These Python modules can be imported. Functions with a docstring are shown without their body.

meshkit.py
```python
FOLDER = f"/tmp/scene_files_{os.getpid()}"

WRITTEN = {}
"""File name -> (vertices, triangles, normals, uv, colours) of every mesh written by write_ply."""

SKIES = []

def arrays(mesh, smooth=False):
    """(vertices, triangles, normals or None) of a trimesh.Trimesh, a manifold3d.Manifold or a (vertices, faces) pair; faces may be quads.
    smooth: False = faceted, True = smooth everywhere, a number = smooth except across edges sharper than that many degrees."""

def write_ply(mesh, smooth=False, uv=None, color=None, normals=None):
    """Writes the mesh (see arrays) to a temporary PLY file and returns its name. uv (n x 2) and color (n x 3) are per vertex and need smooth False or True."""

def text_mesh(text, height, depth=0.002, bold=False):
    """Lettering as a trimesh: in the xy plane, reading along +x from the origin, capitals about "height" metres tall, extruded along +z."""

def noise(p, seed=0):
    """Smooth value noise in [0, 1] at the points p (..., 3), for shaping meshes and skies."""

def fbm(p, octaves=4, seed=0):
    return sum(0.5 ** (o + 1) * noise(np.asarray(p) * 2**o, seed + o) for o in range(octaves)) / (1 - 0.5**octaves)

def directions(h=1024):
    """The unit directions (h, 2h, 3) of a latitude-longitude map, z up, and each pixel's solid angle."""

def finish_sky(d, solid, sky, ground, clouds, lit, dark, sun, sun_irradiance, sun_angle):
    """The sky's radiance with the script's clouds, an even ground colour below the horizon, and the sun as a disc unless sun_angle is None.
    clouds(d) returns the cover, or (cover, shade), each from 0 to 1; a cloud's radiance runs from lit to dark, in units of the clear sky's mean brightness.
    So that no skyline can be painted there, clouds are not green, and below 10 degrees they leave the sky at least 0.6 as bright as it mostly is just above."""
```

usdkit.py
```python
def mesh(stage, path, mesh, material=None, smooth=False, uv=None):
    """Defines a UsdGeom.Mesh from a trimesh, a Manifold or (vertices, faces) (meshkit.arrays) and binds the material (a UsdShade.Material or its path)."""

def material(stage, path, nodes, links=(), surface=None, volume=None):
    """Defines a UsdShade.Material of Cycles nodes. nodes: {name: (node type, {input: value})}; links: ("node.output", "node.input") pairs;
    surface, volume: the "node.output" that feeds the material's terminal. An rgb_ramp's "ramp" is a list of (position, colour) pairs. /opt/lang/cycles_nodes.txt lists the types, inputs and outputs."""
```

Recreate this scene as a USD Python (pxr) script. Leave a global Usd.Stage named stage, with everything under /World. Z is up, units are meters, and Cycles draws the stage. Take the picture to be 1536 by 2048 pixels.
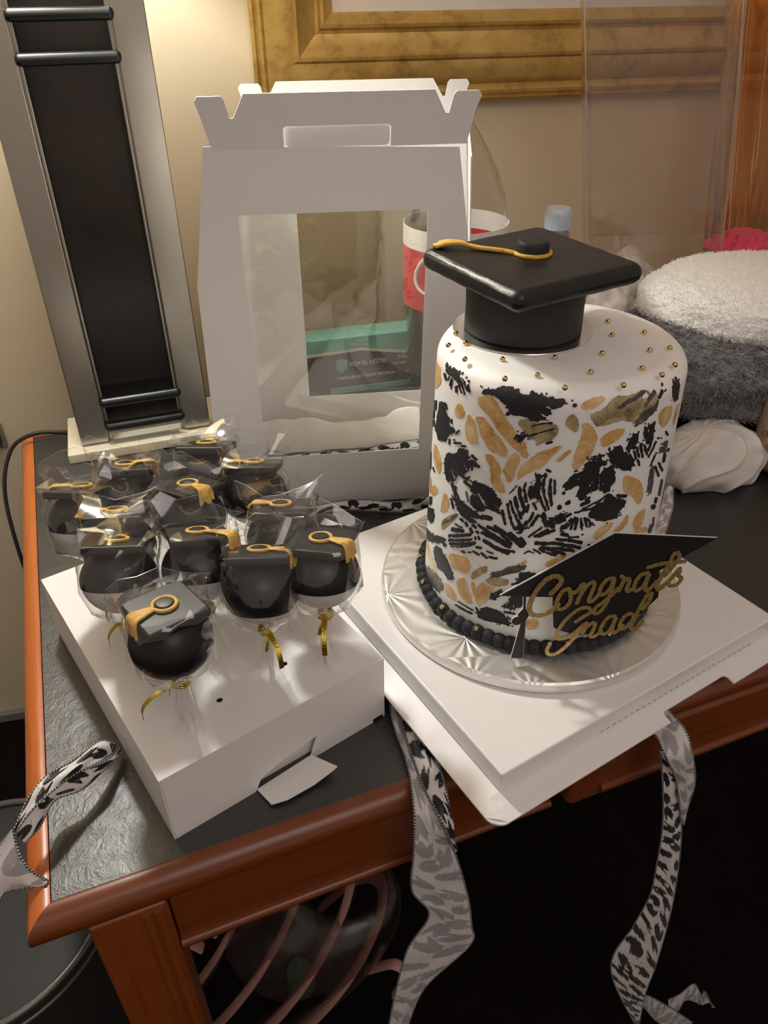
import math, random
import numpy as np, trimesh, usdkit, meshkit
import manifold3d as m3
from shapely.geometry import Polygon, LineString, Point, box as sbox
from shapely.ops import unary_union
from shapely import affinity
from pxr import Usd, UsdGeom, UsdLux, UsdShade, Gf, Sdf, Vt

stage = Usd.Stage.CreateInMemory()
UsdGeom.SetStageUpAxis(stage, UsdGeom.Tokens.z)
UsdGeom.SetStageMetersPerUnit(stage, 1.0)
UsdGeom.Xform.Define(stage, '/World')
UsdGeom.Scope.Define(stage, '/World/Looks')
PI = math.pi
V = lambda *a: np.array(a, float)

# ------------------------------------------------------------------ camera
PITCH, ROLL, FOCAL_PX, EYE = math.radians(34.6), math.radians(-0.673), 1525.24, V(0, 0, 1.2768)
EXPOSURE = 0.0
_f = V(0, math.cos(PITCH), -math.sin(PITCH)); _r0 = V(1, 0, 0); _u0 = np.cross(_r0, _f)
_r = math.cos(ROLL) * _r0 + math.sin(ROLL) * _u0; _u = -math.sin(ROLL) * _r0 + math.cos(ROLL) * _u0
cam = UsdGeom.Camera.Define(stage, '/World/camera')
cam.CreateHorizontalApertureAttr(24.0)
cam.CreateFocalLengthAttr(24.0 * FOCAL_PX / 1536)
cam.CreateClippingRangeAttr(Gf.Vec2f(0.02, 100))
cam.CreateExposureAttr(EXPOSURE)
cam.AddTransformOp().Set(Gf.Matrix4d(*_r, 0, *_u, 0, *(-_f), 0, *EYE, 1))

# ------------------------------------------------------------------ light
LAMP = V(-0.378, 0.868, 1.58)          # bulb of the table lamp on the desk
bulb = UsdLux.SphereLight.Define(stage, '/World/lamp_light')
bulb.CreateRadiusAttr(0.035); bulb.CreateIntensityAttr(485.0); bulb.CreateColorAttr(Gf.Vec3f(0.97, 0.955, 0.90))
bulb.AddTranslateOp().Set(Gf.Vec3d(*LAMP))
room = UsdLux.RectLight.Define(stage, '/World/fill_light')   # unseen fill light added behind the camera
room.CreateWidthAttr(0.9); room.CreateHeightAttr(0.9); room.CreateIntensityAttr(3.0); room.CreateColorAttr(Gf.Vec3f(0.95, 0.83, 0.80))
_d = V(0.10, 0.62, 0.85) - V(0.55, -0.75, 2.35); _d /= np.linalg.norm(_d)
_x = np.cross(V(0, 0, 1), -_d); _x /= np.linalg.norm(_x); _y = np.cross(-_d, _x)
room.AddTransformOp().Set(Gf.Matrix4d(*_x, 0, *_y, 0, *(-_d), 0, 0.55, -0.75, 2.35, 1))
dome = UsdLux.DomeLight.Define(stage, '/World/room_ambience')
dome.CreateIntensityAttr(0.10); dome.CreateColorAttr(Gf.Vec3f(1.0, 0.82, 0.68))

# ------------------------------------------------------------------ materials
LOOK = {}
def mat(name, nodes, links=(), surface='p.BSDF', volume=None):
    LOOK[name] = usdkit.material(stage, '/World/Looks/' + name, nodes, links, surface=surface, volume=volume)
    return LOOK[name]
def plain(name, color, rough=0.5, metal=0.0, bump=None, vary=None, **extra):
    """one principled surface; bump=(scale, strength, distance); vary=(scale, other colour)"""
    n = {'p': ('principled_bsdf', {'base_color': color, 'roughness': rough, 'metallic': metal, **extra})}; l = []
    if bump or vary:
        n['tc'] = ('texture_coordinate', {})
    if bump:
        n['nb'] = ('noise_texture', {'scale': bump[0], 'detail': 4.0, 'roughness': 0.6})
        n['b'] = ('bump', {'strength': bump[1], 'distance': bump[2]})
        l += [('tc.object', 'nb.vector'), ('nb.fac', 'b.height'), ('b.normal', 'p.normal')]
    if vary:
        n['nv'] = ('noise_texture', {'scale': vary[0], 'detail': 5.0, 'roughness': 0.6})
        n['rv'] = ('rgb_ramp', {'ramp': [(0.35, color), (0.65, vary[1])]})
        l += [('tc.object', 'nv.vector'), ('nv.fac', 'rv.fac'), ('rv.color', 'p.base_color')]
    return mat(name, n, l)

plain('wall_paint', (0.66, 0.57, 0.40), 0.7, bump=(220, 0.08, 0.002))
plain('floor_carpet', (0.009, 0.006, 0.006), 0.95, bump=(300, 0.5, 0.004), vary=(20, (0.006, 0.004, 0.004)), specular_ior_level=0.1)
plain('skirting_paint', (0.20, 0.19, 0.18), 0.5)
def wood(name, c1, c2, rough, axis_scale):
    mat(name, {'tc': ('texture_coordinate', {}), 'mp': ('mapping', {'scale': axis_scale}),
               'n': ('noise_texture', {'scale': 1.0, 'detail': 6.0, 'roughness': 0.65, 'distortion': 0.4}),
               'r': ('rgb_ramp', {'ramp': [(0.25, c2), (0.5, c1), (0.75, tuple(0.75 * a for a in c1))]}),
               'b': ('bump', {'strength': 0.12, 'distance': 0.001}),
               'p': ('principled_bsdf', {'roughness': rough, 'coat_weight': 0.25, 'coat_roughness': 0.25})},
        [('tc.object', 'mp.vector'), ('mp.vector', 'n.vector'), ('n.fac', 'r.fac'), ('r.color', 'p.base_color'), ('n.fac', 'b.height'), ('b.normal', 'p.normal')])
wood('cherry_shaded_along', (0.19, 0.045, 0.008), (0.10, 0.022, 0.005), 0.38, (6, 130, 130))  # front wood, its colour darkened to stand for shade
wood('cherry_lit_across', (0.52, 0.135, 0.022), (0.34, 0.075, 0.012), 0.38, (130, 6, 130))  # same cherry, coloured brighter as on the lit left rail
wood('cherry_shaded_upright', (0.25, 0.060, 0.010), (0.15, 0.032, 0.006), 0.38, (130, 130, 6))  # leg wood, shade likewise put into the colour
plain('dark_gap', (0.01, 0.008, 0.007), 0.8)
mat('desk_leather', {'tc': ('texture_coordinate', {}),
    'v': ('voronoi_texture', {'scale': 55.0, 'feature': 'distance_to_edge', 'randomness': 1.0}),
    'n': ('noise_texture', {'scale': 60.0, 'detail': 5.0, 'roughness': 0.6, 'distortion': 0.5}),
    'mx': ('mix_vector', {'fac': 0.06}), 'm': ('math', {'math_type': 'multiply_add', 'value2': 1.5}),
    'b': ('bump', {'strength': 0.22, 'distance': 0.0015}),
    'p': ('principled_bsdf', {'base_color': (0.012, 0.013, 0.014), 'roughness': 0.42, 'ior': 1.85})},
    [('tc.object', 'n.vector'), ('tc.object', 'mx.a'), ('n.color', 'mx.b'), ('mx.result', 'v.vector'),
     ('v.distance', 'm.value1'), ('n.fac', 'm.value3'), ('m.value', 'b.height'), ('b.normal', 'p.normal')])
def brushed(name, color, rough, scale):
    mat(name, {'tc': ('texture_coordinate', {}), 'mp': ('mapping', {'scale': scale}), 'n': ('noise_texture', {'scale': 1.0, 'detail': 3.0}),
               'rr': ('map_range', {'from_min': 0.3, 'from_max': 0.7, 'to_min': rough * 0.8, 'to_max': rough * 1.25}),
               'b': ('bump', {'strength': 0.02, 'distance': 0.0001}),
               'p': ('principled_bsdf', {'base_color': color, 'metallic': 1.0})},
        [('tc.object', 'mp.vector'), ('mp.vector', 'n.vector'), ('n.fac', 'rr.value'), ('rr.result', 'p.roughness'), ('n.fac', 'b.height'), ('b.normal', 'p.normal')])
plain('brushed_steel', (0.52, 0.49, 0.44), 0.30, 1.0, vary=(2.5, (0.46, 0.44, 0.40)))
brushed('black_tube', (0.055, 0.06, 0.062), 0.35, (8, 400, 400))
plain('black_panel', (0.008, 0.007, 0.007), 0.25, vary=(9, (0.02, 0.014, 0.011)))
plain('lamp_base_cream', (0.75, 0.70, 0.55), 0.4)
mat('lamp_shade_cloth', {'d': ('diffuse_bsdf', {'color': (0.8, 0.72, 0.55)}), 't': ('translucent_bsdf', {'color': (0.75, 0.62, 0.40)}), 'm': ('mix_closure', {'fac': 0.5})},
    [('d.BSDF', 'm.closure1'), ('t.BSDF', 'm.closure2')], surface='m.closure')
mat('gilt', {'tc': ('texture_coordinate', {}), 'n': ('noise_texture', {'scale': 26.0, 'detail': 6.0, 'roughness': 0.7}),
    'r': ('rgb_ramp', {'ramp': [(0.25, (0.30, 0.17, 0.04)), (0.5, (0.60, 0.40, 0.12)), (0.75, (0.72, 0.52, 0.19))]}),
    'b': ('bump', {'strength': 0.15, 'distance': 0.001}), 'p': ('principled_bsdf', {'metallic': 0.62, 'roughness': 0.40})},
    [('tc.object', 'n.vector'), ('n.fac', 'r.fac'), ('r.color', 'p.base_color'), ('n.fac', 'b.height'), ('b.normal', 'p.normal')])
plain('gilt_dark', (0.16, 0.075, 0.018), 0.4, 0.6, vary=(40, (0.30, 0.15, 0.035)))
plain('mount_white', (0.78, 0.75, 0.72), 0.8)
plain('white_card', (0.80, 0.785, 0.77), 0.55, bump=(500, 0.05, 0.0004))
plain('white_gloss_card', (0.82, 0.81, 0.80), 0.30)
plain('perforation_grey', (0.45, 0.44, 0.44), 0.6)  # grey of the perforation dashes on the cake box
plain('hole_dark', (0.05, 0.03, 0.02), 0.9)
def film(name, tint=(1, 1, 1), base=0.03, k=1.0, rough=0.03, ior=1.5, bump=None):
    n = {'t': ('transparent_bsdf', {'color': tint}), 'g': ('glossy_bsdf', {'color': (1, 1, 1), 'roughness': rough}),
         'f': ('layer_weight', {'blend': 0.5}), 'w': ('math', {'math_type': 'power', 'value2': 4.0}), 'a': ('math', {'math_type': 'multiply_add', 'value2': k, 'value3': base + 0.04, 'use_clamp': True}), 'm': ('mix_closure', {})}
    l = [('f.facing', 'w.value1'), ('w.value', 'a.value1'), ('a.value', 'm.fac'), ('t.BSDF', 'm.closure1'), ('g.BSDF', 'm.closure2')]
    if bump:
        n['tc'] = ('texture_coordinate', {}); n['nb'] = ('noise_texture', {'scale': bump[0], 'detail': 2.0}); n['b'] = ('bump', {'strength': bump[1], 'distance': bump[2]})
        l += [('tc.object', 'nb.vector'), ('nb.fac', 'b.height'), ('b.normal', 'g.normal')]
    return mat(name, n, l, surface='m.closure')
film('cellophane', (0.985, 0.985, 0.98), 0.035, 0.9, 0.07, 1.45)
film('cellophane_edge', (0.9, 0.9, 0.9), 0.22, 0.5, 0.15, 1.45)
plain('tote_contents', (0.055, 0.045, 0.045), 0.8)
film('window_film', (0.97, 0.97, 0.95), 0.01, 0.9, 0.03, 1.45, bump=(14, 0.15, 0.004))
film('clear_plastic', (0.93, 0.90, 0.895), 0.035, 1.0, 0.03, 1.5)
film('bottle_plastic', (0.93, 0.93, 0.92), 0.02, 1.0, 0.04, 1.5)
film('water_bottle_plastic', (0.72, 0.78, 0.86), 0.04, 1.0, 0.06, 1.5)
film('vinyl', (0.75, 0.68, 0.67), 0.03, 0.8, 0.30, 1.5, bump=(30, 0.4, 0.004))
mat('fondant_white', {'tc': ('texture_coordinate', {}), 'n': ('noise_texture', {'scale': 30.0, 'detail': 3.0}), 'b': ('bump', {'strength': 0.05, 'distance': 0.002}),
    'p': ('principled_bsdf', {'base_color': (0.92, 0.90, 0.88), 'roughness': 0.45, 'subsurface_weight': 0.25, 'subsurface_scale': 0.004})},
    [('tc.object', 'n.vector'), ('n.fac', 'b.height'), ('b.normal', 'p.normal')])
plain('black_icing', (0.012, 0.014, 0.017), 0.55, bump=(400, 0.4, 0.0008))
def wash(name, ramp, rough):
    mat(name, {'tc': ('texture_coordinate', {}), 'n': ('noise_texture', {'scale': 75.0, 'detail': 8.0, 'roughness': 0.72, 'distortion': 0.6}), 'r': ('rgb_ramp', {'ramp': ramp}),
               'p': ('principled_bsdf', {'roughness': rough})}, [('tc.object', 'n.vector'), ('n.fac', 'r.fac'), ('r.color', 'p.base_color')])
wash('gold_wash', [(0.24, (0.34, 0.14, 0.03)), (0.42, (0.58, 0.33, 0.11)), (0.56, (0.70, 0.49, 0.23)), (0.74, (0.82, 0.68, 0.46))], 0.35)
wash('smoky_wash', [(0.30, (0.07, 0.06, 0.04)), (0.48, (0.32, 0.25, 0.13)), (0.68, (0.62, 0.48, 0.27))], 0.45)
wash('charcoal_wash', [(0.3, (0.035, 0.035, 0.033)), (0.55, (0.085, 0.08, 0.07)), (0.75, (0.28, 0.25, 0.2))], 0.5)
plain('black_fondant', (0.007, 0.008, 0.008), 0.36, bump=(320, 0.35, 0.0007))
plain('black_fondant_matt', (0.011, 0.012, 0.014), 0.6, bump=(260, 0.3, 0.0006), vary=(60, (0.018, 0.019, 0.021)))
plain('bead_icing', (0.012, 0.015, 0.018), 0.7, bump=(600, 0.3, 0.0004))
plain('candy_black', (0.008, 0.008, 0.009), 0.42)
plain('candy_white', (0.72, 0.69, 0.67), 0.5)
plain('candy_board', (0.013, 0.0125, 0.013), 0.42)
plain('tassel_gold', (0.62, 0.34, 0.04), 0.5, bump=(700, 0.5, 0.0006), vary=(150, (0.78, 0.50, 0.12)))
plain('dragee_gold', (0.72, 0.52, 0.24), 0.18, 1.0)
plain('foil_tie', (0.62, 0.46, 0.06), 0.22, 1.0, bump=(500, 0.6, 0.001))
plain('stick_white', (0.80, 0.78, 0.75), 0.5)
plain('silver_card', (0.72, 0.70, 0.67), 0.22, 1.0)
mat('embossed_foil', {'tc': ('texture_coordinate', {}),
    'v': ('voronoi_texture', {'scale': 17.0, 'randomness': 0.9}), 'sub': ('vector_math', {'math_type': 'subtract'}),
    'sep': ('separate_xyz', {}), 'at': ('math', {'math_type': 'arctan2'}), 'mul': ('math', {'math_type': 'multiply', 'value2': 13.0}), 'sn': ('math', {'math_type': 'sine'}),
    'ab': ('math', {'math_type': 'multiply_add', 'value2': 0.5, 'value3': 0.5}),
    'de': ('voronoi_texture', {'scale': 17.0, 'randomness': 0.9, 'feature': 'distance_to_edge'}),
    'su': ('math', {'math_type': 'multiply_add', 'value2': 0.8}),
    'b': ('bump', {'strength': 0.28, 'distance': 0.0016}),
    'p': ('principled_bsdf', {'base_color': (0.80, 0.79, 0.77), 'metallic': 0.85, 'roughness': 0.42})},
    [('tc.object', 'v.vector'), ('tc.object', 'de.vector'), ('tc.object', 'sub.vector1'), ('v.position', 'sub.vector2'), ('sub.vector', 'sep.vector'),
     ('sep.y', 'at.value1'), ('sep.x', 'at.value2'), ('at.value', 'mul.value1'), ('mul.value', 'sn.value1'), ('sn.value', 'ab.value1'),
     ('de.distance', 'su.value1'), ('ab.value', 'su.value3'), ('su.value', 'b.height'), ('b.normal', 'p.normal')])
plain('card_black', (0.010, 0.009, 0.009), 0.5)
plain('card_core', (0.80, 0.78, 0.74), 0.7)
mat('gold_glitter', {'tc': ('texture_coordinate', {}), 'v': ('voronoi_texture', {'scale': 1600.0}), 'r': ('rgb_ramp', {'ramp': [(0.0, (0.30, 0.19, 0.06)), (0.5, (0.55, 0.38, 0.13)), (1.0, (0.85, 0.66, 0.30))]}),
    's': ('separate_color', {}), 'b': ('bump', {'strength': 0.9, 'distance': 0.0008}), 'p': ('principled_bsdf', {'metallic': 0.65, 'roughness': 0.35})},
    [('tc.object', 'v.vector'), ('v.color', 's.color'), ('s.r', 'r.fac'), ('r.color', 'p.base_color'), ('s.g', 'b.height'), ('b.normal', 'p.normal')])
mat('ribbon_print', {'a': ('attribute', {'attribute': 'col'}), 'p': ('principled_bsdf', {'roughness': 0.42, 'sheen_weight': 0.15}), 't': ('translucent_bsdf', {}), 'm': ('mix_closure', {'fac': 0.2})},
    [('a.color', 'p.base_color'), ('a.color', 't.color'), ('p.BSDF', 'm.closure1'), ('t.BSDF', 'm.closure2')], surface='m.closure')
mat('ribbon_cord', {'a': ('attribute', {'attribute': 'col'}), 'p': ('principled_bsdf', {'roughness': 0.5})}, [('a.color', 'p.base_color')])
plain('label_red', (0.62, 0.025, 0.035), 0.4)
plain('label_white', (0.82, 0.80, 0.78), 0.4)
plain('cola', (0.018, 0.010, 0.008), 0.1)
plain('cap_red', (0.60, 0.03, 0.05), 0.4)
plain('cap_blue_white', (0.56, 0.64, 0.76), 0.45)
plain('box_charcoal', (0.055, 0.048, 0.050), 0.45, vary=(12, (0.075, 0.065, 0.066)))
plain('box_teal', (0.16, 0.46, 0.39), 0.45)
plain('box_cream', (0.72, 0.68, 0.60), 0.5)
plain('towel_white', (0.92, 0.915, 0.90), 0.95, bump=(220, 0.5, 0.004), sheen_weight=0.3)
plain('fleece_grey', (0.15, 0.145, 0.145), 1.0, bump=(160, 1.0, 0.008), vary=(90, (0.26, 0.255, 0.26)), sheen_weight=0.4)
plain('cotton_white', (0.70, 0.67, 0.64), 0.9, bump=(300, 0.3, 0.002))
plain('satin_beige', (0.58, 0.52, 0.47), 0.5, bump=(60, 0.2, 0.003))
plain('mass_black', (0.010, 0.010, 0.011), 0.7, bump=(80, 0.4, 0.004))
plain('tissue_white', (0.78, 0.76, 0.70), 0.7)
plain('pouch_beige', (0.52, 0.37, 0.26), 0.55, bump=(400, 0.2, 0.001))
plain('pouch_brown', (0.15, 0.075, 0.04), 0.5)
plain('rosette_pink', (0.74, 0.10, 0.17), 0.6, bump=(120, 0.4, 0.003))
plain('copper_reflection_film', (0.62, 0.36, 0.20), 0.25, 0.6)
plain('pink_trim', (0.50, 0.27, 0.25), 0.6)
plain('green_item', (0.10, 0.20, 0.14), 0.7)
plain('bin_black', (0.026, 0.026, 0.027), 0.55)
plain('bin_rim', (0.16, 0.155, 0.14), 0.35, 0.6)
plain('cable_black', (0.012, 0.012, 0.013), 0.5)

# ------------------------------------------------------------------ helpers
_used = {}
def path_for(name, parent=None):
    base = parent or '/World'
    k = (base, name); c = _used.get(k, 0); _used[k] = c + 1
    return f'{base}/{name}' + (f'_{c:03d}' if c else '')
def props(prim, label=None, cat=None, group=None, kind=None):
    for k, v in (('label', label), ('category', cat), ('group', group), ('kind', kind)):
        if v: prim.SetCustomDataByKey(k, v)
class Thing:
    """An Xform directly under /World at the thing's base; its parts are given in the thing's own axes."""
    def __init__(s, name, label, cat, loc=(0, 0, 0), rz=0.0, group=None, kind=None):
        s.path = path_for(name); x = UsdGeom.Xform.Define(stage, s.path)
        x.AddTranslateOp().Set(Gf.Vec3d(*map(float, loc)))
        if rz: x.AddRotateZOp().Set(math.degrees(rz))
        s.prim = x.GetPrim(); props(s.prim, label, cat, group, kind)
        s.loc, s.rz = V(*loc), rz
    def local(s, P):
        P = np.asarray(P, float) - s.loc; c, n = math.cos(-s.rz), math.sin(-s.rz)
        return np.stack([c * P[..., 0] - n * P[..., 1], n * P[..., 0] + c * P[..., 1], P[..., 2]], -1)
    def part(s, name, mesh, look, smooth=30, parent=None, label=None, kind=None, world=False, uv=None):
        if world:
            v, f, _ = meshkit.arrays(mesh); mesh = (s.local(v), f)
        p = path_for(name, parent or s.path)
        usdkit.mesh(stage, p, mesh, LOOK[look], smooth)
        props(stage.GetPrimAtPath(p), label, None, None, kind)
        return p
def single(name, mesh, look, label, cat, smooth=30, group=None, kind=None):
    p = path_for(name); usdkit.mesh(stage, p, mesh, LOOK[look], smooth)
    props(stage.GetPrimAtPath(p), label, cat, group, kind); return p
def structure(name, mesh, look, smooth=False):
    p = path_for(name); usdkit.mesh(stage, p, mesh, LOOK[look], smooth); props(stage.GetPrimAtPath(p), kind='structure'); return p

def rbox(sx, sy, sz, r=0.001, center=(0, 0, 0), seg=8):
    """box with rounded edges, centred"""
    r = min(r, sx / 2 - 1e-5, sy / 2 - 1e-5, sz / 2 - 1e-5)
    s = m3.Manifold.sphere(r, seg); a, b, c = sx / 2 - r, sy / 2 - r, sz / 2 - r
    m = m3.Manifold.batch_hull([s.translate((i * a, j * b, k * c)) for i in (-1, 1) for j in (-1, 1) for k in (-1, 1)])
    return m.translate(tuple(map(float, center)))
def tm(m):
    v, f, _ = meshkit.arrays(m); return trimesh.Trimesh(v, f, process=False)
def cat(*ms): return trimesh.util.concatenate([tm(m) for m in ms])
def lathe(profile, seg=64):
    return trimesh.creation.revolve(np.array(profile, float), sections=seg)
def smooth_path(P, n=8):
    """Catmull-Rom through the points"""
    P = np.asarray(P, float); Q = np.vstack([2 * P[0] - P[1], P, 2 * P[-1] - P[-2]]); out = []
    for i in range(len(P) - 1):
        a, b, c, d = Q[i:i + 4]
        for t in np.linspace(0, 1, n, endpoint=False):
            out.append(0.5 * (2 * b + (c - a) * t + (2 * a - 5 * b + 4 * c - d) * t * t + (3 * b - a - 3 * c + d) * t ** 3))
    out.append(P[-1]); return np.array(out)
def tube(P, r, seg=10, flat=1.0):
    P = np.asarray(P, float); n = len(P); r = np.broadcast_to(r, n)
    T = np.gradient(P, axis=0); T /= np.maximum(np.linalg.norm(T, axis=1, keepdims=True), 1e-9)
    up = V(0, 0, 1) if abs(T[0][2]) < 0.9 else V(1, 0, 0); N = np.cross(up, T[0]); N /= np.linalg.norm(N); rings = []
    for i in range(n):
        N = N - T[i] * (N @ T[i]); N /= np.linalg.norm(N); B = np.cross(T[i], N); a = np.arange(seg) * 2 * PI / seg
        rings.append(P[i] + r[i] * (np.cos(a)[:, None] * N + flat * np.sin(a)[:, None] * B))
    v = np.vstack(rings + [P[:1], P[-1:]]); f = []
    for i in range(n - 1):
        for j in range(seg):
            a, b, c, d = i * seg + j, i * seg + (j + 1) % seg, (i + 1) * seg + (j + 1) % seg, (i + 1) * seg + j
            f += [(a, b, c), (a, c, d)]
    for j in range(seg):
        f += [(n * seg, (j + 1) % seg, j), (n * seg + 1, (n - 1) * seg + j, (n - 1) * seg + (j + 1) % seg)]
    return trimesh.Trimesh(v, f, process=False)
def grid(fn, nu, nv):
    """surface from fn(u, v) with u, v in [0, 1]; returns (verts, faces)"""
    U, W = np.meshgrid(np.linspace(0, 1, nu), np.linspace(0, 1, nv), indexing='ij'); v = fn(U, W).reshape(-1, 3)
    i = np.arange(nu * nv).reshape(nu, nv); q = np.stack([i[:-1, :-1], i[1:, :-1], i[1:, 1:], i[:-1, 1:]], -1).reshape(-1, 4)
    return v, np.vstack([q[:, [0, 1, 2]], q[:, [0, 2, 3]]])
def extrude(poly, h):
    ps = [g for g in getattr(poly, 'geoms', [poly]) if g.area > 1e-9]
    return trimesh.util.concatenate([trimesh.creation.extrude_polygon(g, h, engine='earcut') for g in ps])
def frame3(m, origin, X, Y, Z):
    """place a mesh given in (x, y, z) at origin with the axes X, Y, Z"""
    m = tm(m); m.vertices = np.asarray(origin) + m.vertices @ np.array([X, Y, Z], float); return m
def colored(path_parent, name, v, f, col, look, smooth=True):
    p = path_for(name, path_parent); m = usdkit.mesh(stage, p, (v, f), LOOK[look], smooth)
    UsdGeom.PrimvarsAPI(m).CreatePrimvar('col', Sdf.ValueTypeNames.Color3fArray, 'vertex').Set(Vt.Vec3fArray.FromNumpy(np.asarray(col, np.float32)))
    return p

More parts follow.
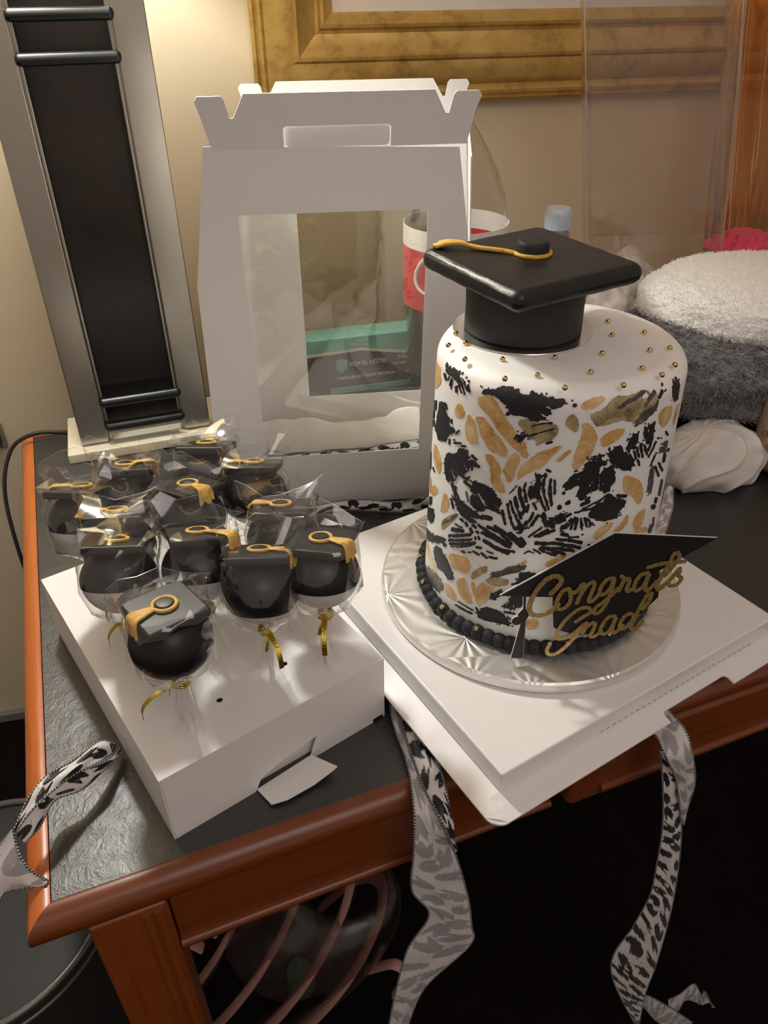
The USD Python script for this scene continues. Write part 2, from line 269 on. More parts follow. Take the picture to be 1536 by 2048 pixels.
STROKES = """K -2357,2386 -2286,2399 -2237,2430 -2170,2438 -2118,2439 -2074,2419 -1976,2417 -1990,2450 -1931,2429 -1893,2437 -1855,2415 -1809,2413 -1752,2422 -1724,2413 -1747,2383 -1796,2361 -1834,2357 -1809,2311 -1848,2314 -1841,2280 -1881,2260 -1919,2245 -1960,2255 -1982,2272 -2051,2276 -2106,2267 -2141,2322 -2166,2351 -2208,2374 -2261,2367 -2288,2379 -2350,2362
k -2216,2363 -2161,2327 -2157,2329 -2156,2331 -2157,2336 -2211,2369 -2213,2370 -2218,2368 -2218,2366
k -2123,2249 -2115,2252 -2109,2260 -2108,2268 -2111,2276 -2117,2281 -2126,2281 -2133,2279 -2140,2275 -2146,2268 -2148,2258 -2145,2251 -2138,2247 -2129,2247
k -2082,2428 -2075,2431 -2071,2436 -2072,2441 -2076,2446 -2083,2449 -2091,2448 -2101,2446 -2105,2441 -2104,2436 -2100,2431 -2093,2428
k -2370,2393 -2365,2395 -2368,2398 -2393,2404 -2397,2402 -2395,2399
K -2857,2396 -2791,2403 -2764,2395 -2724,2416 -2636,2423 -2637,2409 -2631,2385 -2582,2381 -2579,2334 -2603,2339 -2632,2357 -2672,2363 -2744,2364 -2794,2366 -2813,2380
k -2833,2289 -2828,2287 -2818,2289 -2808,2293 -2798,2300 -2796,2304 -2796,2309 -2828,2340 -2833,2342 -2842,2341 -2855,2336 -2864,2329 -2869,2324 -2869,2319
k -2770,2341 -2791,2300 -2783,2300 -2778,2302 -2771,2308 -2750,2346 -2752,2347 -2758,2349 -2763,2347
k -2730,2342 -2753,2270 -2746,2270 -2741,2272 -2733,2279 -2714,2346 -2714,2348 -2722,2348 -2725,2347
k -2728,2257 -2723,2254 -2718,2255 -2710,2260 -2710,2263 -2699,2338 -2702,2341 -2707,2340 -2710,2339 -2715,2333
k -2658,2259 -2656,2256 -2650,2255 -2645,2255 -2637,2259 -2631,2264 -2629,2269 -2628,2314 -2631,2317 -2636,2318 -2642,2318 -2649,2314 -2655,2309 -2657,2304
k -2622,2330 -2579,2278 -2571,2281 -2568,2285 -2568,2288 -2608,2338 -2614,2339 -2617,2338 -2622,2332
k -2542,2280 -2537,2279 -2534,2280 -2528,2285 -2528,2288 -2572,2359 -2577,2360 -2580,2359 -2584,2355 -2584,2352
k -2513,2320 -2509,2318 -2505,2320 -2501,2325 -2501,2327 -2552,2383 -2559,2383 -2562,2382 -2564,2379 -2564,2376
k -2492,2320 -2486,2317 -2480,2319 -2474,2326 -2474,2330 -2503,2376 -2511,2378 -2517,2376 -2522,2370 -2520,2367
k -2554,2406 -2545,2406 -2538,2411 -2542,2415 -2550,2418 -2555,2417 -2560,2413 -2561,2410
k -2518,2389 -2513,2387 -2509,2386 -2503,2389 -2499,2392 -2498,2395 -2508,2405 -2513,2406 -2518,2406 -2522,2405 -2526,2401 -2527,2398
K -2933,2046 -2858,2084 -2770,2113 -2763,2077 -2795,2047 -2771,2011 -2735,1979 -2685,1939 -2621,1960 -2630,1925 -2693,1896 -2719,1859 -2757,1792 -2809,1774 -2853,1793 -2948,1777 -3019,1782 -2979,1845 -2953,1940 -2924,2002
k -3128,1895 -3116,1896 -3088,1906 -3057,1919 -3031,1933 -3014,1945 -3007,1953 -3005,2023 -3010,2026 -3026,2022 -3052,2012 -3081,1997 -3107,1981 -3119,1970
k -3215,1826 -3216,1770 -3116,1817 -3085,1833 -3064,1851 -3081,1893 -3090,1893 -3154,1865 -3216,1833
k -3215,1748 -3121,1742 -3066,1766 -3045,1778 -3029,1795 -3057,1830 -3064,1831 -3116,1808 -3156,1786
k -2692,2015 -2687,1983 -2677,1984 -2671,1987 -2666,1995 -2671,2024 -2671,2028 -2682,2026 -2687,2023
k -2746,2005 -2731,1977 -2718,1980 -2710,1985 -2705,1994 -2717,2020 -2720,2023 -2733,2020 -2740,2015
k -2584,1974 -2617,1924 -2611,1919 -2606,1920 -2595,1928 -2564,1973 -2562,1978 -2567,1983 -2573,1982
k -2901,1733 -2896,1731 -2884,1734 -2872,1740 -2860,1749 -2855,1755 -2855,1760 -2896,1798 -2903,1798 -2915,1795 -2929,1788 -2941,1779 -2951,1770 -2948,1767
k -2699,1837 -2699,1793 -2689,1794 -2684,1797 -2679,1805 -2676,1847 -2678,1849 -2686,1850 -2694,1845
k -2541,1869 -2535,1872 -2529,1878 -2529,1882 -2529,1887 -2535,1888 -2540,1887 -2620,1855 -2628,1850 -2634,1845 -2634,1840 -2632,1837 -2628,1834 -2621,1836
k -2527,1853 -2477,1871 -2473,1879 -2473,1882 -2482,1883 -2527,1868 -2532,1865 -2538,1856 -2536,1854
k -2617,1865 -2609,1872 -2609,1878 -2612,1879 -2636,1868 -2644,1862 -2642,1857 -2639,1856
G -2597,2186 -2558,2186 -2525,2140 -2537,2104 -2585,2073 -2634,2079 -2646,2128
G -2469,2150 -2432,2123 -2400,2090 -2391,2032 -2370,1972 -2359,1945 -2394,1939 -2451,1920 -2484,1965 -2503,2026 -2493,2092
G -2398,2157 -2331,2180 -2292,2142 -2249,2119 -2214,2077 -2173,2052 -2130,2005 -2104,1967 -2101,1938 -2122,1912 -2175,1923 -2222,1932 -2274,1952 -2303,1995 -2342,2035 -2363,2088 -2390,2123
G -2397,2311 -2346,2335 -2285,2367 -2240,2331 -2197,2286 -2155,2240 -2121,2199 -2074,2160 -2047,2107 -2010,2086 -1980,2063 -1960,2008 -1943,1974 -1954,1945 -1982,1950 -2013,1990 -2066,2014 -2114,2054 -2162,2093 -2203,2125 -2238,2166 -2275,2214 -2335,2231 -2382,2258
S -2039,2232 -1981,2258 -1944,2229 -1834,2249 -1781,2238 -1752,2218 -1759,2168 -1786,2122 -1836,2102 -1898,2057 -1883,2103 -1951,2113 -1980,2129 -1997,2162 -2035,2197
k -1871,2233 -1801,2248 -1798,2251 -1798,2254 -1799,2256 -1803,2257 -1873,2242 -1943,2212 -1945,2211 -1945,2207 -1942,2203 -1940,2205
k -1881,2158 -1781,2202 -1778,2208 -1778,2211 -1780,2214 -1786,2215 -1886,2170 -1968,2127 -1972,2122 -1971,2118 -1969,2115 -1963,2116
K -2047,2100 -2014,2122 -1995,2144 -1975,2115 -1989,2083 -2024,2087
k -1782,2096 -1778,2099 -1777,2102 -1777,2107 -1779,2110 -1783,2112 -1787,2112 -1828,2096 -1831,2094 -1833,2090 -1832,2085 -1830,2082 -1826,2080 -1822,2081
k -2044,2139 -2036,2140 -2033,2148 -2037,2152 -2042,2151 -2045,2150 -2047,2144
G -3170,2302 -2971,2339 -2957,2285 -2909,2244 -2990,2162 -3147,2074 -3217,2140 -3217,2219
G -3019,1637 -2923,1655 -2861,1637 -2820,1591 -2803,1540 -2830,1446 -2885,1450 -2961,1477 -3026,1519
G -2280,1896 -2227,1899 -2192,1864 -2159,1836 -2140,1795 -2149,1737 -2106,1678 -2085,1620 -2129,1607 -2178,1639 -2214,1683 -2222,1752 -2235,1811 -2269,1861
G -2048,1973 -2009,1946 -2004,1894 -2027,1841 -2028,1779 -2051,1717 -2080,1718 -2091,1762 -2128,1794 -2106,1836 -2090,1902
G -1728,2068 -1777,1983 -1816,1919 -1870,1866 -1934,1824 -1985,1782 -2003,1746 -2000,1825 -1975,1885 -1926,1939 -1877,1993 -1847,2020 -1777,2043
G -1614,2381 -1602,2404 -1529,2431 -1439,2440 -1445,2417 -1496,2386 -1573,2360
S -1699,2286 -1679,2328 -1637,2308 -1615,2260 -1615,2189 -1649,2202 -1706,2242
S -1542,2322 -1466,2346 -1407,2398 -1354,2431 -1237,2420 -1095,2442 -1054,2401 -1004,2415 -982,2373 -1009,2312 -1061,2297 -1122,2297 -1154,2247 -1171,2208 -1201,2236 -1283,2264 -1354,2252 -1449,2234 -1490,2237 -1517,2287
D -971,2370 -972,2301 -1003,2253 -1052,2220 -1160,2195 -1149,2242 -1122,2293 -1061,2293 -998,2309
d -1088,2384 -1121,2345 -1123,2339 -1119,2332 -1111,2325 -1102,2321 -1094,2321 -1090,2326 -1061,2366 -1004,2402 -999,2407 -998,2412 -1002,2417 -1009,2420 -1018,2421 -1026,2420
d -1207,2416 -1296,2398 -1340,2372 -1345,2367 -1344,2359 -1341,2352 -1333,2347 -1323,2344 -1316,2346 -1276,2372 -1190,2391 -1110,2419 -1103,2423 -1099,2429 -1100,2434 -1106,2439 -1116,2442 -1125,2440
G -1585,2259 -1523,2244 -1489,2187 -1466,2149 -1474,2085 -1480,2034 -1519,1976 -1559,1918 -1582,1889 -1607,1904 -1611,1956 -1601,2038 -1585,2111 -1575,2182
G -1247,2194 -1266,2132 -1326,2091 -1394,2063 -1426,2088 -1433,2139 -1357,2189
G -1643,2051 -1646,2022 -1709,1953 -1742,1949 -1703,2005
G -1705,2081 -1739,2031 -1786,1982 -1822,1956 -1792,2038 -1749,2067
G -745,2228 -725,2147 -768,2104 -829,2081 -898,2142 -932,2218 -888,2262
G -558,2178 -579,2096 -598,2012 -653,2051 -655,2150 -648,2192
K -722,2412 -681,2394 -675,2333 -660,2270 -718,2277 -772,2310 -803,2376
k -926,2432 -924,2426 -915,2425 -910,2426 -896,2439 -898,2444 -907,2446 -914,2446
k -982,2370 -981,2365 -978,2359 -970,2354 -962,2351 -954,2351 -949,2354 -915,2397 -913,2401 -916,2407 -920,2410 -928,2413 -936,2412 -943,2410
k -908,2391 -908,2387 -902,2386 -878,2395 -876,2399 -884,2400
k -1681,2415 -1675,2413 -1671,2417 -1672,2422 -1678,2426 -1684,2425 -1686,2422 -1686,2420
k -1651,2381 -1646,2383 -1642,2388 -1642,2393 -1645,2398 -1650,2401 -1656,2402 -1666,2401 -1671,2398 -1675,2394 -1675,2389 -1672,2383 -1667,2380 -1661,2380
K -975,2166 -954,2108 -974,2025 -1016,2031 -1041,2060 -1073,2113 -1054,2151
K -1134,2128 -1115,2065 -1140,2019 -1203,2006 -1207,2070 -1176,2108
k -1082,1983 -1079,1978 -1074,1972 -1068,1969 -1062,1967 -1059,1970 -1057,1973 -1058,2018 -1060,2024 -1064,2028 -1071,2033 -1077,2034 -1080,2031 -1083,2028
k -1110,1911 -1106,1906 -1101,1902 -1095,1901 -1090,1901 -1087,1904 -1089,1910 -1122,1979 -1125,1984 -1131,1988 -1137,1990 -1140,1988 -1143,1985 -1143,1980
k -1084,1920 -1081,1915 -1076,1910 -1070,1909 -1064,1909 -1062,1912 -1064,1918 -1100,2003 -1103,2008 -1109,2012 -1115,2014 -1120,2013 -1123,2010 -1120,2004
k -1044,1909 -1039,1903 -1034,1898 -1028,1897 -1023,1897 -1020,1900 -1020,1905 -1068,2021 -1071,2025 -1077,2030 -1083,2032 -1088,2031 -1091,2028 -1091,2024
k -999,1917 -994,1911 -988,1907 -980,1905 -975,1905 -972,1909 -975,1914 -1027,2006 -1032,2012 -1038,2016 -1044,2017 -1049,2016 -1051,2013 -1049,2007
k -991,1942 -988,1934 -983,1931 -978,1929 -970,1931 -947,2037 -950,2045 -956,2048 -961,2050 -969,2048
k -967,1889 -964,1881 -959,1877 -951,1876 -948,1877 -888,1986 -891,1994 -896,1997 -906,2000 -909,1999
k -870,1893 -922,1792 -917,1786 -909,1784 -907,1785 -853,1882 -853,1885 -860,1892 -868,1894
k -746,1985 -736,1977 -724,1971 -710,1966 -703,1966 -700,1970 -705,1977 -746,2016 -758,2025 -768,2030 -780,2034 -787,2034 -787,2029 -782,2022
k -889,2013 -886,2008 -879,2003 -871,1999 -864,1997 -861,2000 -859,2003 -864,2013 -871,2018 -879,2022 -886,2024 -891,2022
k -841,1996 -831,1987 -821,1986 -819,1991 -826,1999 -839,2006 -844,2006 -846,2004
D -797,1948 -686,1910 -693,1826 -757,1842 -826,1897
K -1298,2054 -1250,2042 -1234,1995 -1185,1954 -1136,1920 -1115,1861 -1138,1844 -1161,1827 -1215,1855 -1291,1888 -1332,1944 -1357,2008 -1323,2025
k -1215,1988 -1163,1906 -1156,1904 -1151,1908 -1154,1912 -1202,1991 -1205,1994 -1212,1996 -1216,1991
k -1129,1885 -1126,1881 -1120,1877 -1115,1876 -1112,1878 -1110,1881 -1112,1887 -1164,1968 -1167,1972 -1173,1975 -1177,1975 -1180,1973 -1180,1969 -1179,1965
k -1141,1822 -1137,1820 -1131,1818 -1126,1819 -1123,1822 -1125,1828 -1129,1833 -1161,1865 -1165,1867 -1171,1869 -1175,1867 -1177,1864 -1177,1859 -1173,1854
k -1063,1844 -1060,1839 -1052,1834 -1047,1833 -1041,1833 -1041,1838 -1041,1843 -1066,1889 -1070,1893 -1075,1897 -1081,1899 -1086,1898 -1089,1895 -1087,1889
K -1497,1966 -1487,1991 -1426,1998 -1423,1979 -1469,1964
K -1603,1845 -1513,1881 -1518,1919 -1500,1940 -1420,1957 -1355,1934 -1362,1909 -1408,1926 -1414,1873 -1404,1804 -1397,1709 -1445,1699 -1479,1686 -1493,1639 -1512,1627 -1544,1657 -1544,1705 -1529,1751 -1510,1758 -1571,1759 -1621,1724 -1650,1735 -1635,1782
x -1431,1824 -1470,1747 -1468,1744 -1464,1743 -1463,1744 -1424,1818 -1423,1820 -1425,1824 -1429,1825
x -1566,1809 -1567,1806 -1567,1803 -1565,1802 -1562,1803 -1511,1831 -1509,1835 -1510,1837 -1511,1838 -1516,1839
K -1395,1848 -1350,1880 -1323,1892 -1282,1854 -1263,1766 -1283,1746 -1292,1669 -1341,1685 -1377,1706
x -1369,1722 -1368,1718 -1365,1716 -1361,1716 -1361,1718 -1351,1771 -1352,1775 -1354,1778 -1358,1777 -1359,1775
k -1594,1868 -1569,1873 -1568,1880 -1572,1885 -1595,1881 -1599,1877 -1599,1874
K -1444,1489 -1413,1527 -1361,1576 -1307,1616 -1298,1654 -1190,1583 -1124,1557 -1135,1519 -1185,1467 -1186,1426 -1244,1424 -1298,1411 -1362,1430 -1389,1466
k -1427,1538 -1357,1565 -1355,1572 -1356,1575 -1359,1578 -1364,1579 -1433,1551 -1549,1523 -1552,1519 -1552,1515 -1547,1510 -1544,1510
k -1484,1543 -1348,1610 -1293,1648 -1291,1650 -1294,1659 -1301,1663 -1303,1661 -1357,1623 -1492,1557 -1495,1551 -1494,1548 -1491,1544
k -1441,1599 -1437,1603 -1435,1608 -1437,1616 -1442,1622 -1448,1624 -1453,1623 -1513,1596 -1516,1591 -1518,1586 -1516,1578 -1512,1574 -1506,1571 -1501,1572
k -1444,1635 -1441,1638 -1441,1644 -1445,1650 -1450,1654 -1455,1654 -1459,1653 -1480,1630 -1483,1626 -1483,1620 -1479,1614 -1474,1610 -1469,1610 -1466,1613
k -1134,1585 -1127,1586 -1121,1589 -1121,1597 -1124,1605 -1131,1612 -1140,1616 -1211,1634 -1219,1635 -1223,1630 -1225,1624 -1222,1616 -1213,1607 -1206,1604
k -1640,1680 -1637,1685 -1637,1692 -1640,1698 -1646,1703 -1652,1704 -1657,1700 -1663,1692 -1663,1684 -1660,1678 -1654,1673 -1648,1674
K -1629,1597 -1599,1629 -1592,1602 -1611,1589
k -1650,1561 -1649,1570 -1653,1579 -1659,1584 -1668,1586 -1675,1583 -1679,1575 -1682,1568 -1682,1558 -1679,1548 -1672,1543 -1664,1541 -1657,1545 -1652,1552
k -1769,1804 -1736,1571 -1734,1566 -1731,1564 -1727,1563 -1723,1564 -1721,1568 -1720,1573 -1738,1699 -1754,1806 -1756,1810 -1759,1813 -1763,1813 -1767,1813 -1769,1809
k -1725,1676 -1724,1671 -1720,1667 -1716,1667 -1712,1668 -1709,1671 -1708,1676 -1718,1794 -1720,1798 -1723,1802 -1728,1803 -1732,1801 -1735,1798 -1736,1793
K -1726,1467 -1662,1500 -1618,1509 -1645,1475 -1696,1440 -1722,1426
k -1619,1462 -1571,1500 -1568,1503 -1568,1508 -1570,1515 -1574,1518 -1579,1520 -1582,1518 -1629,1480 -1680,1447 -1683,1442 -1684,1437 -1682,1432 -1679,1428 -1674,1426 -1670,1428
K -1640,1377 -1591,1430 -1569,1476 -1560,1456 -1584,1373
k -1531,1467 -1531,1473 -1534,1478 -1539,1482 -1544,1483 -1548,1481 -1550,1475 -1569,1373 -1569,1367 -1565,1360 -1561,1358 -1556,1357 -1551,1359 -1550,1364
k -1508,1458 -1509,1464 -1512,1471 -1518,1474 -1523,1475 -1527,1471 -1529,1466 -1538,1375 -1538,1369 -1534,1362 -1529,1360 -1524,1360 -1519,1362 -1518,1368
k -1481,1465 -1483,1470 -1488,1474 -1493,1476 -1497,1474 -1500,1471 -1501,1465 -1480,1364 -1477,1357 -1472,1353 -1467,1351 -1462,1353 -1460,1358 -1460,1364
k -1452,1463 -1456,1469 -1460,1473 -1465,1473 -1469,1471 -1471,1466 -1470,1461 -1446,1385 -1442,1379 -1438,1375 -1433,1375 -1429,1377 -1427,1382 -1428,1387
K -1452,1449 -1397,1417 -1391,1401 -1421,1383 -1441,1423
k -1687,1387 -1682,1390 -1680,1397 -1680,1405 -1684,1411 -1690,1415 -1696,1415 -1719,1407 -1724,1402 -1726,1395 -1726,1388 -1722,1382 -1717,1379 -1710,1378
k -1676,1348 -1673,1351 -1672,1356 -1672,1361 -1675,1365 -1679,1366 -1683,1367 -1716,1351 -1719,1348 -1720,1343 -1720,1338 -1717,1334 -1713,1333 -1709,1334
k -1577,1299 -1571,1300 -1566,1304 -1564,1312 -1566,1320 -1570,1325 -1577,1329 -1623,1337 -1630,1336 -1634,1330 -1636,1324 -1635,1317 -1630,1309 -1624,1307
k -1563,1285 -1484,1286 -1483,1293 -1484,1297 -1490,1301 -1565,1300 -1568,1298 -1570,1293 -1569,1289
k -1464,1305 -1449,1312 -1449,1317 -1450,1319 -1454,1320 -1468,1315 -1469,1313 -1469,1308 -1468,1307
k -1550,1251 -1456,1221 -1451,1221 -1446,1225 -1445,1231 -1446,1238 -1450,1245 -1455,1248 -1551,1278 -1657,1287 -1662,1286 -1666,1281 -1667,1274 -1665,1268 -1661,1263 -1655,1260
k -1671,1219 -1573,1205 -1469,1178 -1462,1178 -1457,1182 -1455,1188 -1457,1198 -1462,1205 -1468,1208 -1572,1235 -1672,1250 -1805,1235 -1811,1232 -1815,1226 -1816,1218 -1813,1211 -1808,1206 -1802,1205
k -1610,1170 -1512,1149 -1506,1150 -1501,1154 -1499,1160 -1500,1168 -1505,1175 -1511,1178 -1612,1200 -1766,1198 -1771,1195 -1775,1189 -1777,1181 -1774,1174 -1770,1169 -1763,1168
k -1574,1122 -1569,1122 -1565,1126 -1563,1130 -1564,1135 -1567,1141 -1571,1143 -1670,1173 -1675,1172 -1678,1168 -1680,1163 -1679,1157 -1676,1152 -1672,1150
k -1646,1113 -1642,1113 -1639,1117 -1638,1122 -1638,1127 -1641,1131 -1646,1134 -1688,1139 -1692,1139 -1695,1135 -1697,1130 -1696,1125 -1693,1121 -1689,1120
k -1384,1205 -1382,1211 -1383,1215 -1389,1219 -1404,1214 -1406,1207 -1405,1204 -1400,1200
D -899,1770 -847,1742 -829,1646 -818,1526 -882,1545 -906,1693
k -852,1757 -756,1633 -737,1623 -730,1622 -730,1630 -825,1752 -830,1757 -847,1766 -852,1765
k -709,1663 -699,1655 -687,1648 -673,1642 -664,1640 -661,1643 -666,1650 -771,1762 -779,1769 -788,1775 -798,1778 -805,1778 -805,1774 -803,1768
k -728,1758 -723,1751 -714,1742 -702,1734 -685,1727 -676,1726 -671,1728 -669,1784 -671,1790 -683,1800 -697,1809 -712,1815 -721,1816 -726,1813
k -659,1816 -650,1804 -636,1795 -607,1784 -593,1801 -605,1814 -622,1824 -648,1834
d -661,1419 -656,1411 -644,1400 -626,1388 -605,1377 -588,1371 -581,1373 -591,1515 -598,1525 -614,1538 -633,1549 -652,1558 -664,1561 -668,1558
k -722,1381 -720,1375 -708,1364 -694,1354 -680,1347 -668,1344 -663,1347 -663,1382 -668,1390 -680,1401 -694,1410 -708,1417 -720,1420 -722,1416
k -670,1302 -665,1309 -675,1324 -698,1345 -724,1361 -746,1370 -760,1370 -769,1366 -774,1359 -765,1344 -748,1328 -724,1313 -698,1301 -682,1299
d -730,1106 -726,1095 -714,1081 -693,1064 -670,1051 -651,1044 -639,1044 -616,1086 -621,1097 -639,1116 -663,1134 -686,1147 -705,1154 -712,1150
d -675,1206 -651,1108 -625,1088 -612,1081 -598,1079 -626,1177 -630,1184 -654,1202 -665,1208
G -1179,1794 -1037,1715 -967,1635 -935,1550 -952,1461 -1009,1504 -1043,1572 -1158,1639 -1187,1742
G -1211,1382 -1235,1321 -1299,1275 -1342,1249 -1370,1288 -1327,1356 -1254,1392
G -1074,1425 -1061,1337 -1100,1298 -1148,1271 -1203,1286 -1143,1338
G -864,1378 -851,1286 -894,1218 -954,1227 -991,1294 -985,1359 -916,1391
G -771,1167 -752,1112 -983,1212 -892,1213
K -2715,1708 -2587,1763 -2551,1763 -2569,1819 -2444,1859 -2460,1820 -2417,1791 -2360,1766 -2322,1757 -2377,1755 -2424,1715 -2426,1682 -2474,1643 -2490,1603 -2545,1602 -2579,1517 -2687,1468 -2727,1541 -2744,1618
x -2682,1497 -2677,1496 -2669,1504 -2660,1661 -2665,1662 -2670,1656
x -2657,1656 -2654,1653 -2647,1658 -2620,1713 -2622,1716 -2628,1712
x -2582,1531 -2576,1530 -2571,1533 -2568,1539 -2568,1542 -2624,1606 -2631,1605 -2634,1604 -2640,1597 -2639,1594
x -2507,1614 -2501,1615 -2499,1621 -2536,1657 -2541,1656 -2544,1650
x -2444,1676 -2438,1678 -2438,1682 -2488,1721 -2494,1719 -2494,1715
x -2516,1664 -2512,1664 -2510,1669 -2554,1706 -2558,1706 -2560,1701
k -2370,1802 -2366,1800 -2359,1803 -2353,1809 -2352,1814 -2352,1820 -2356,1824 -2399,1838 -2405,1838 -2412,1835 -2418,1829 -2419,1824 -2419,1818 -2415,1815
k -2336,1751 -2326,1753 -2323,1757 -2322,1765 -2325,1767 -2383,1794 -2393,1792 -2396,1789 -2397,1781 -2394,1778
k -2406,1703 -2405,1695 -2400,1695 -2392,1700 -2383,1726 -2385,1733 -2389,1734 -2398,1728
k -2439,1592 -2433,1594 -2426,1598 -2423,1604 -2421,1611 -2424,1615 -2429,1616 -2481,1612 -2487,1611 -2493,1606 -2497,1601 -2499,1594 -2496,1590 -2490,1589
k -2448,1594 -2449,1589 -2448,1584 -2443,1583 -2437,1585 -2431,1589 -2427,1594 -2411,1631 -2410,1635 -2413,1639 -2416,1641 -2423,1640 -2428,1635 -2432,1630
k -2406,1545 -2400,1546 -2393,1550 -2389,1555 -2386,1562 -2389,1566 -2393,1570 -2458,1581 -2464,1581 -2473,1576 -2477,1571 -2479,1564 -2479,1558 -2473,1556
K -2364,1627 -2326,1618 -2258,1629 -2190,1589 -2149,1569 -2128,1519 -2118,1415 -2152,1436 -2240,1428 -2253,1389 -2304,1376 -2380,1402 -2387,1475 -2361,1504 -2405,1550 -2378,1571
x -2248,1437 -2245,1436 -2240,1436 -2236,1439 -2234,1442 -2233,1447 -2234,1452 -2310,1538 -2314,1540 -2320,1538 -2324,1536 -2328,1531 -2328,1526 -2326,1523
x -2344,1581 -2338,1581 -2337,1585 -2351,1621 -2355,1622 -2357,1616
x -2224,1449 -2219,1451 -2218,1456 -2278,1508 -2284,1505 -2284,1500
x -2285,1386 -2281,1387 -2281,1393 -2352,1438 -2358,1435 -2358,1430
k -2126,1494 -2124,1490 -2120,1489 -2116,1488 -2111,1492 -2108,1497 -2108,1502 -2116,1549 -2118,1552 -2121,1555 -2126,1555 -2130,1551 -2133,1547 -2133,1542
K -2581,1369 -2500,1377 -2435,1367 -2377,1360 -2301,1334 -2280,1309 -2324,1298 -2370,1294 -2388,1276 -2329,1261 -2311,1251 -2364,1235 -2425,1249 -2479,1257 -2540,1312
K -2604,1461 -2544,1480 -2564,1439 -2514,1405 -2559,1399 -2605,1418
d -2447,1478 -2415,1405 -2406,1407 -2402,1410 -2399,1420 -2428,1491 -2431,1494 -2441,1492 -2444,1488
k -2621,1328 -2578,1251 -2567,1255 -2563,1258 -2561,1268 -2598,1345 -2603,1345 -2614,1342 -2619,1337
k -2190,1326 -2180,1330 -2172,1339 -2170,1349 -2170,1359 -2176,1366 -2185,1367 -2254,1356 -2263,1353 -2271,1344 -2275,1333 -2275,1323 -2268,1317 -2259,1316
k -2454,1191 -2448,1191 -2442,1194 -2436,1200 -2434,1206 -2435,1212 -2438,1215 -2465,1223 -2471,1223 -2477,1220 -2483,1214 -2486,1207 -2486,1201 -2483,1197
k -2410,1172 -2405,1170 -2399,1172 -2392,1176 -2388,1181 -2387,1187 -2388,1193 -2404,1216 -2409,1217 -2416,1216 -2422,1212 -2426,1207 -2429,1200 -2426,1195
k -2353,1134 -2349,1131 -2343,1132 -2336,1136 -2332,1142 -2331,1147 -2332,1153 -2354,1186 -2358,1190 -2364,1189 -2369,1186 -2374,1179 -2376,1174 -2375,1168
k -2319,1196 -2312,1196 -2306,1201 -2301,1206 -2300,1212 -2301,1218 -2305,1222 -2337,1232 -2343,1231 -2350,1227 -2354,1221 -2357,1214 -2355,1209 -2351,1206
k -2292,1157 -2287,1156 -2281,1159 -2276,1164 -2275,1169 -2275,1175 -2278,1179 -2295,1188 -2301,1187 -2306,1186 -2310,1181 -2313,1174 -2313,1168 -2309,1164
k -2309,1092 -2302,1089 -2294,1095 -2293,1100 -2301,1122 -2308,1124 -2316,1118 -2318,1112
k -2274,1107 -2266,1105 -2259,1112 -2258,1117 -2273,1144 -2280,1146 -2288,1139 -2289,1134
k -2448,1133 -2442,1137 -2439,1141 -2440,1147 -2443,1147 -2530,1136 -2538,1130 -2541,1126 -2539,1122 -2536,1122
k -2449,1087 -2438,1094 -2430,1104 -2425,1117 -2428,1126 -2436,1129 -2446,1128 -2555,1081 -2567,1073 -2578,1060 -2583,1047 -2580,1038 -2570,1036 -2559,1038
k -2428,1058 -2420,1065 -2415,1072 -2413,1081 -2416,1086 -2422,1088 -2431,1085 -2600,986 -2610,978 -2616,969 -2618,960 -2614,956 -2606,955 -2597,958
k -2361,1097 -2353,1103 -2347,1113 -2346,1122 -2349,1129 -2356,1132 -2366,1128 -2403,1108 -2412,1100 -2418,1090 -2419,1081 -2415,1074 -2407,1073 -2397,1076
k -2454,996 -2344,1063 -2338,1069 -2334,1075 -2334,1081 -2336,1085 -2341,1088 -2347,1085 -2456,1018 -2595,940 -2603,933 -2608,925 -2611,918 -2608,913 -2601,913 -2593,917
k -2431,969 -2309,1043 -2302,1050 -2298,1057 -2298,1064 -2301,1070 -2306,1073 -2313,1070 -2433,997 -2579,916 -2588,909 -2595,899 -2598,890 -2595,884 -2588,883 -2577,888
k -2428,951 -2309,1033 -2306,1037 -2303,1044 -2309,1045 -2310,1045 -2430,962 -2564,888 -2570,882 -2572,877 -2570,876 -2564,876
k -2245,1026 -2240,1028 -2235,1032 -2233,1039 -2233,1045 -2236,1048 -2241,1049 -2288,1040 -2294,1037 -2299,1032 -2300,1027 -2300,1022 -2297,1018 -2292,1017
k -2176,1201 -2001,1147 -1995,1148 -1989,1152 -1986,1157 -1985,1164 -1987,1170 -1992,1173 -2166,1227 -2281,1254 -2288,1253 -2294,1249 -2299,1241 -2300,1235 -2297,1230 -2293,1227
k -2117,1155 -2014,1123 -2007,1124 -2001,1128 -1996,1135 -1995,1143 -1998,1151 -2003,1155 -2106,1188 -2242,1208 -2250,1206 -2258,1200 -2263,1192 -2263,1184 -2260,1177 -2253,1175
k -2101,1233 -2004,1166 -1999,1163 -1993,1166 -1989,1170 -1986,1178 -1987,1184 -1991,1189 -2088,1259 -2199,1277 -2206,1275 -2212,1271 -2216,1264 -2216,1257 -2213,1252 -2208,1249
k -2040,1237 -1923,1155 -1917,1154 -1911,1156 -1907,1161 -1905,1168 -1906,1175 -1910,1181 -2027,1262 -2136,1304 -2142,1305 -2149,1301 -2153,1294 -2154,1287 -2153,1280 -2148,1276
k -2126,1076 -2014,1061 -2008,1060 -2001,1066 -1998,1073 -1997,1082 -2000,1089 -2007,1092 -2114,1109 -2217,1139 -2225,1138 -2233,1133 -2238,1125 -2239,1117 -2237,1108 -2231,1106
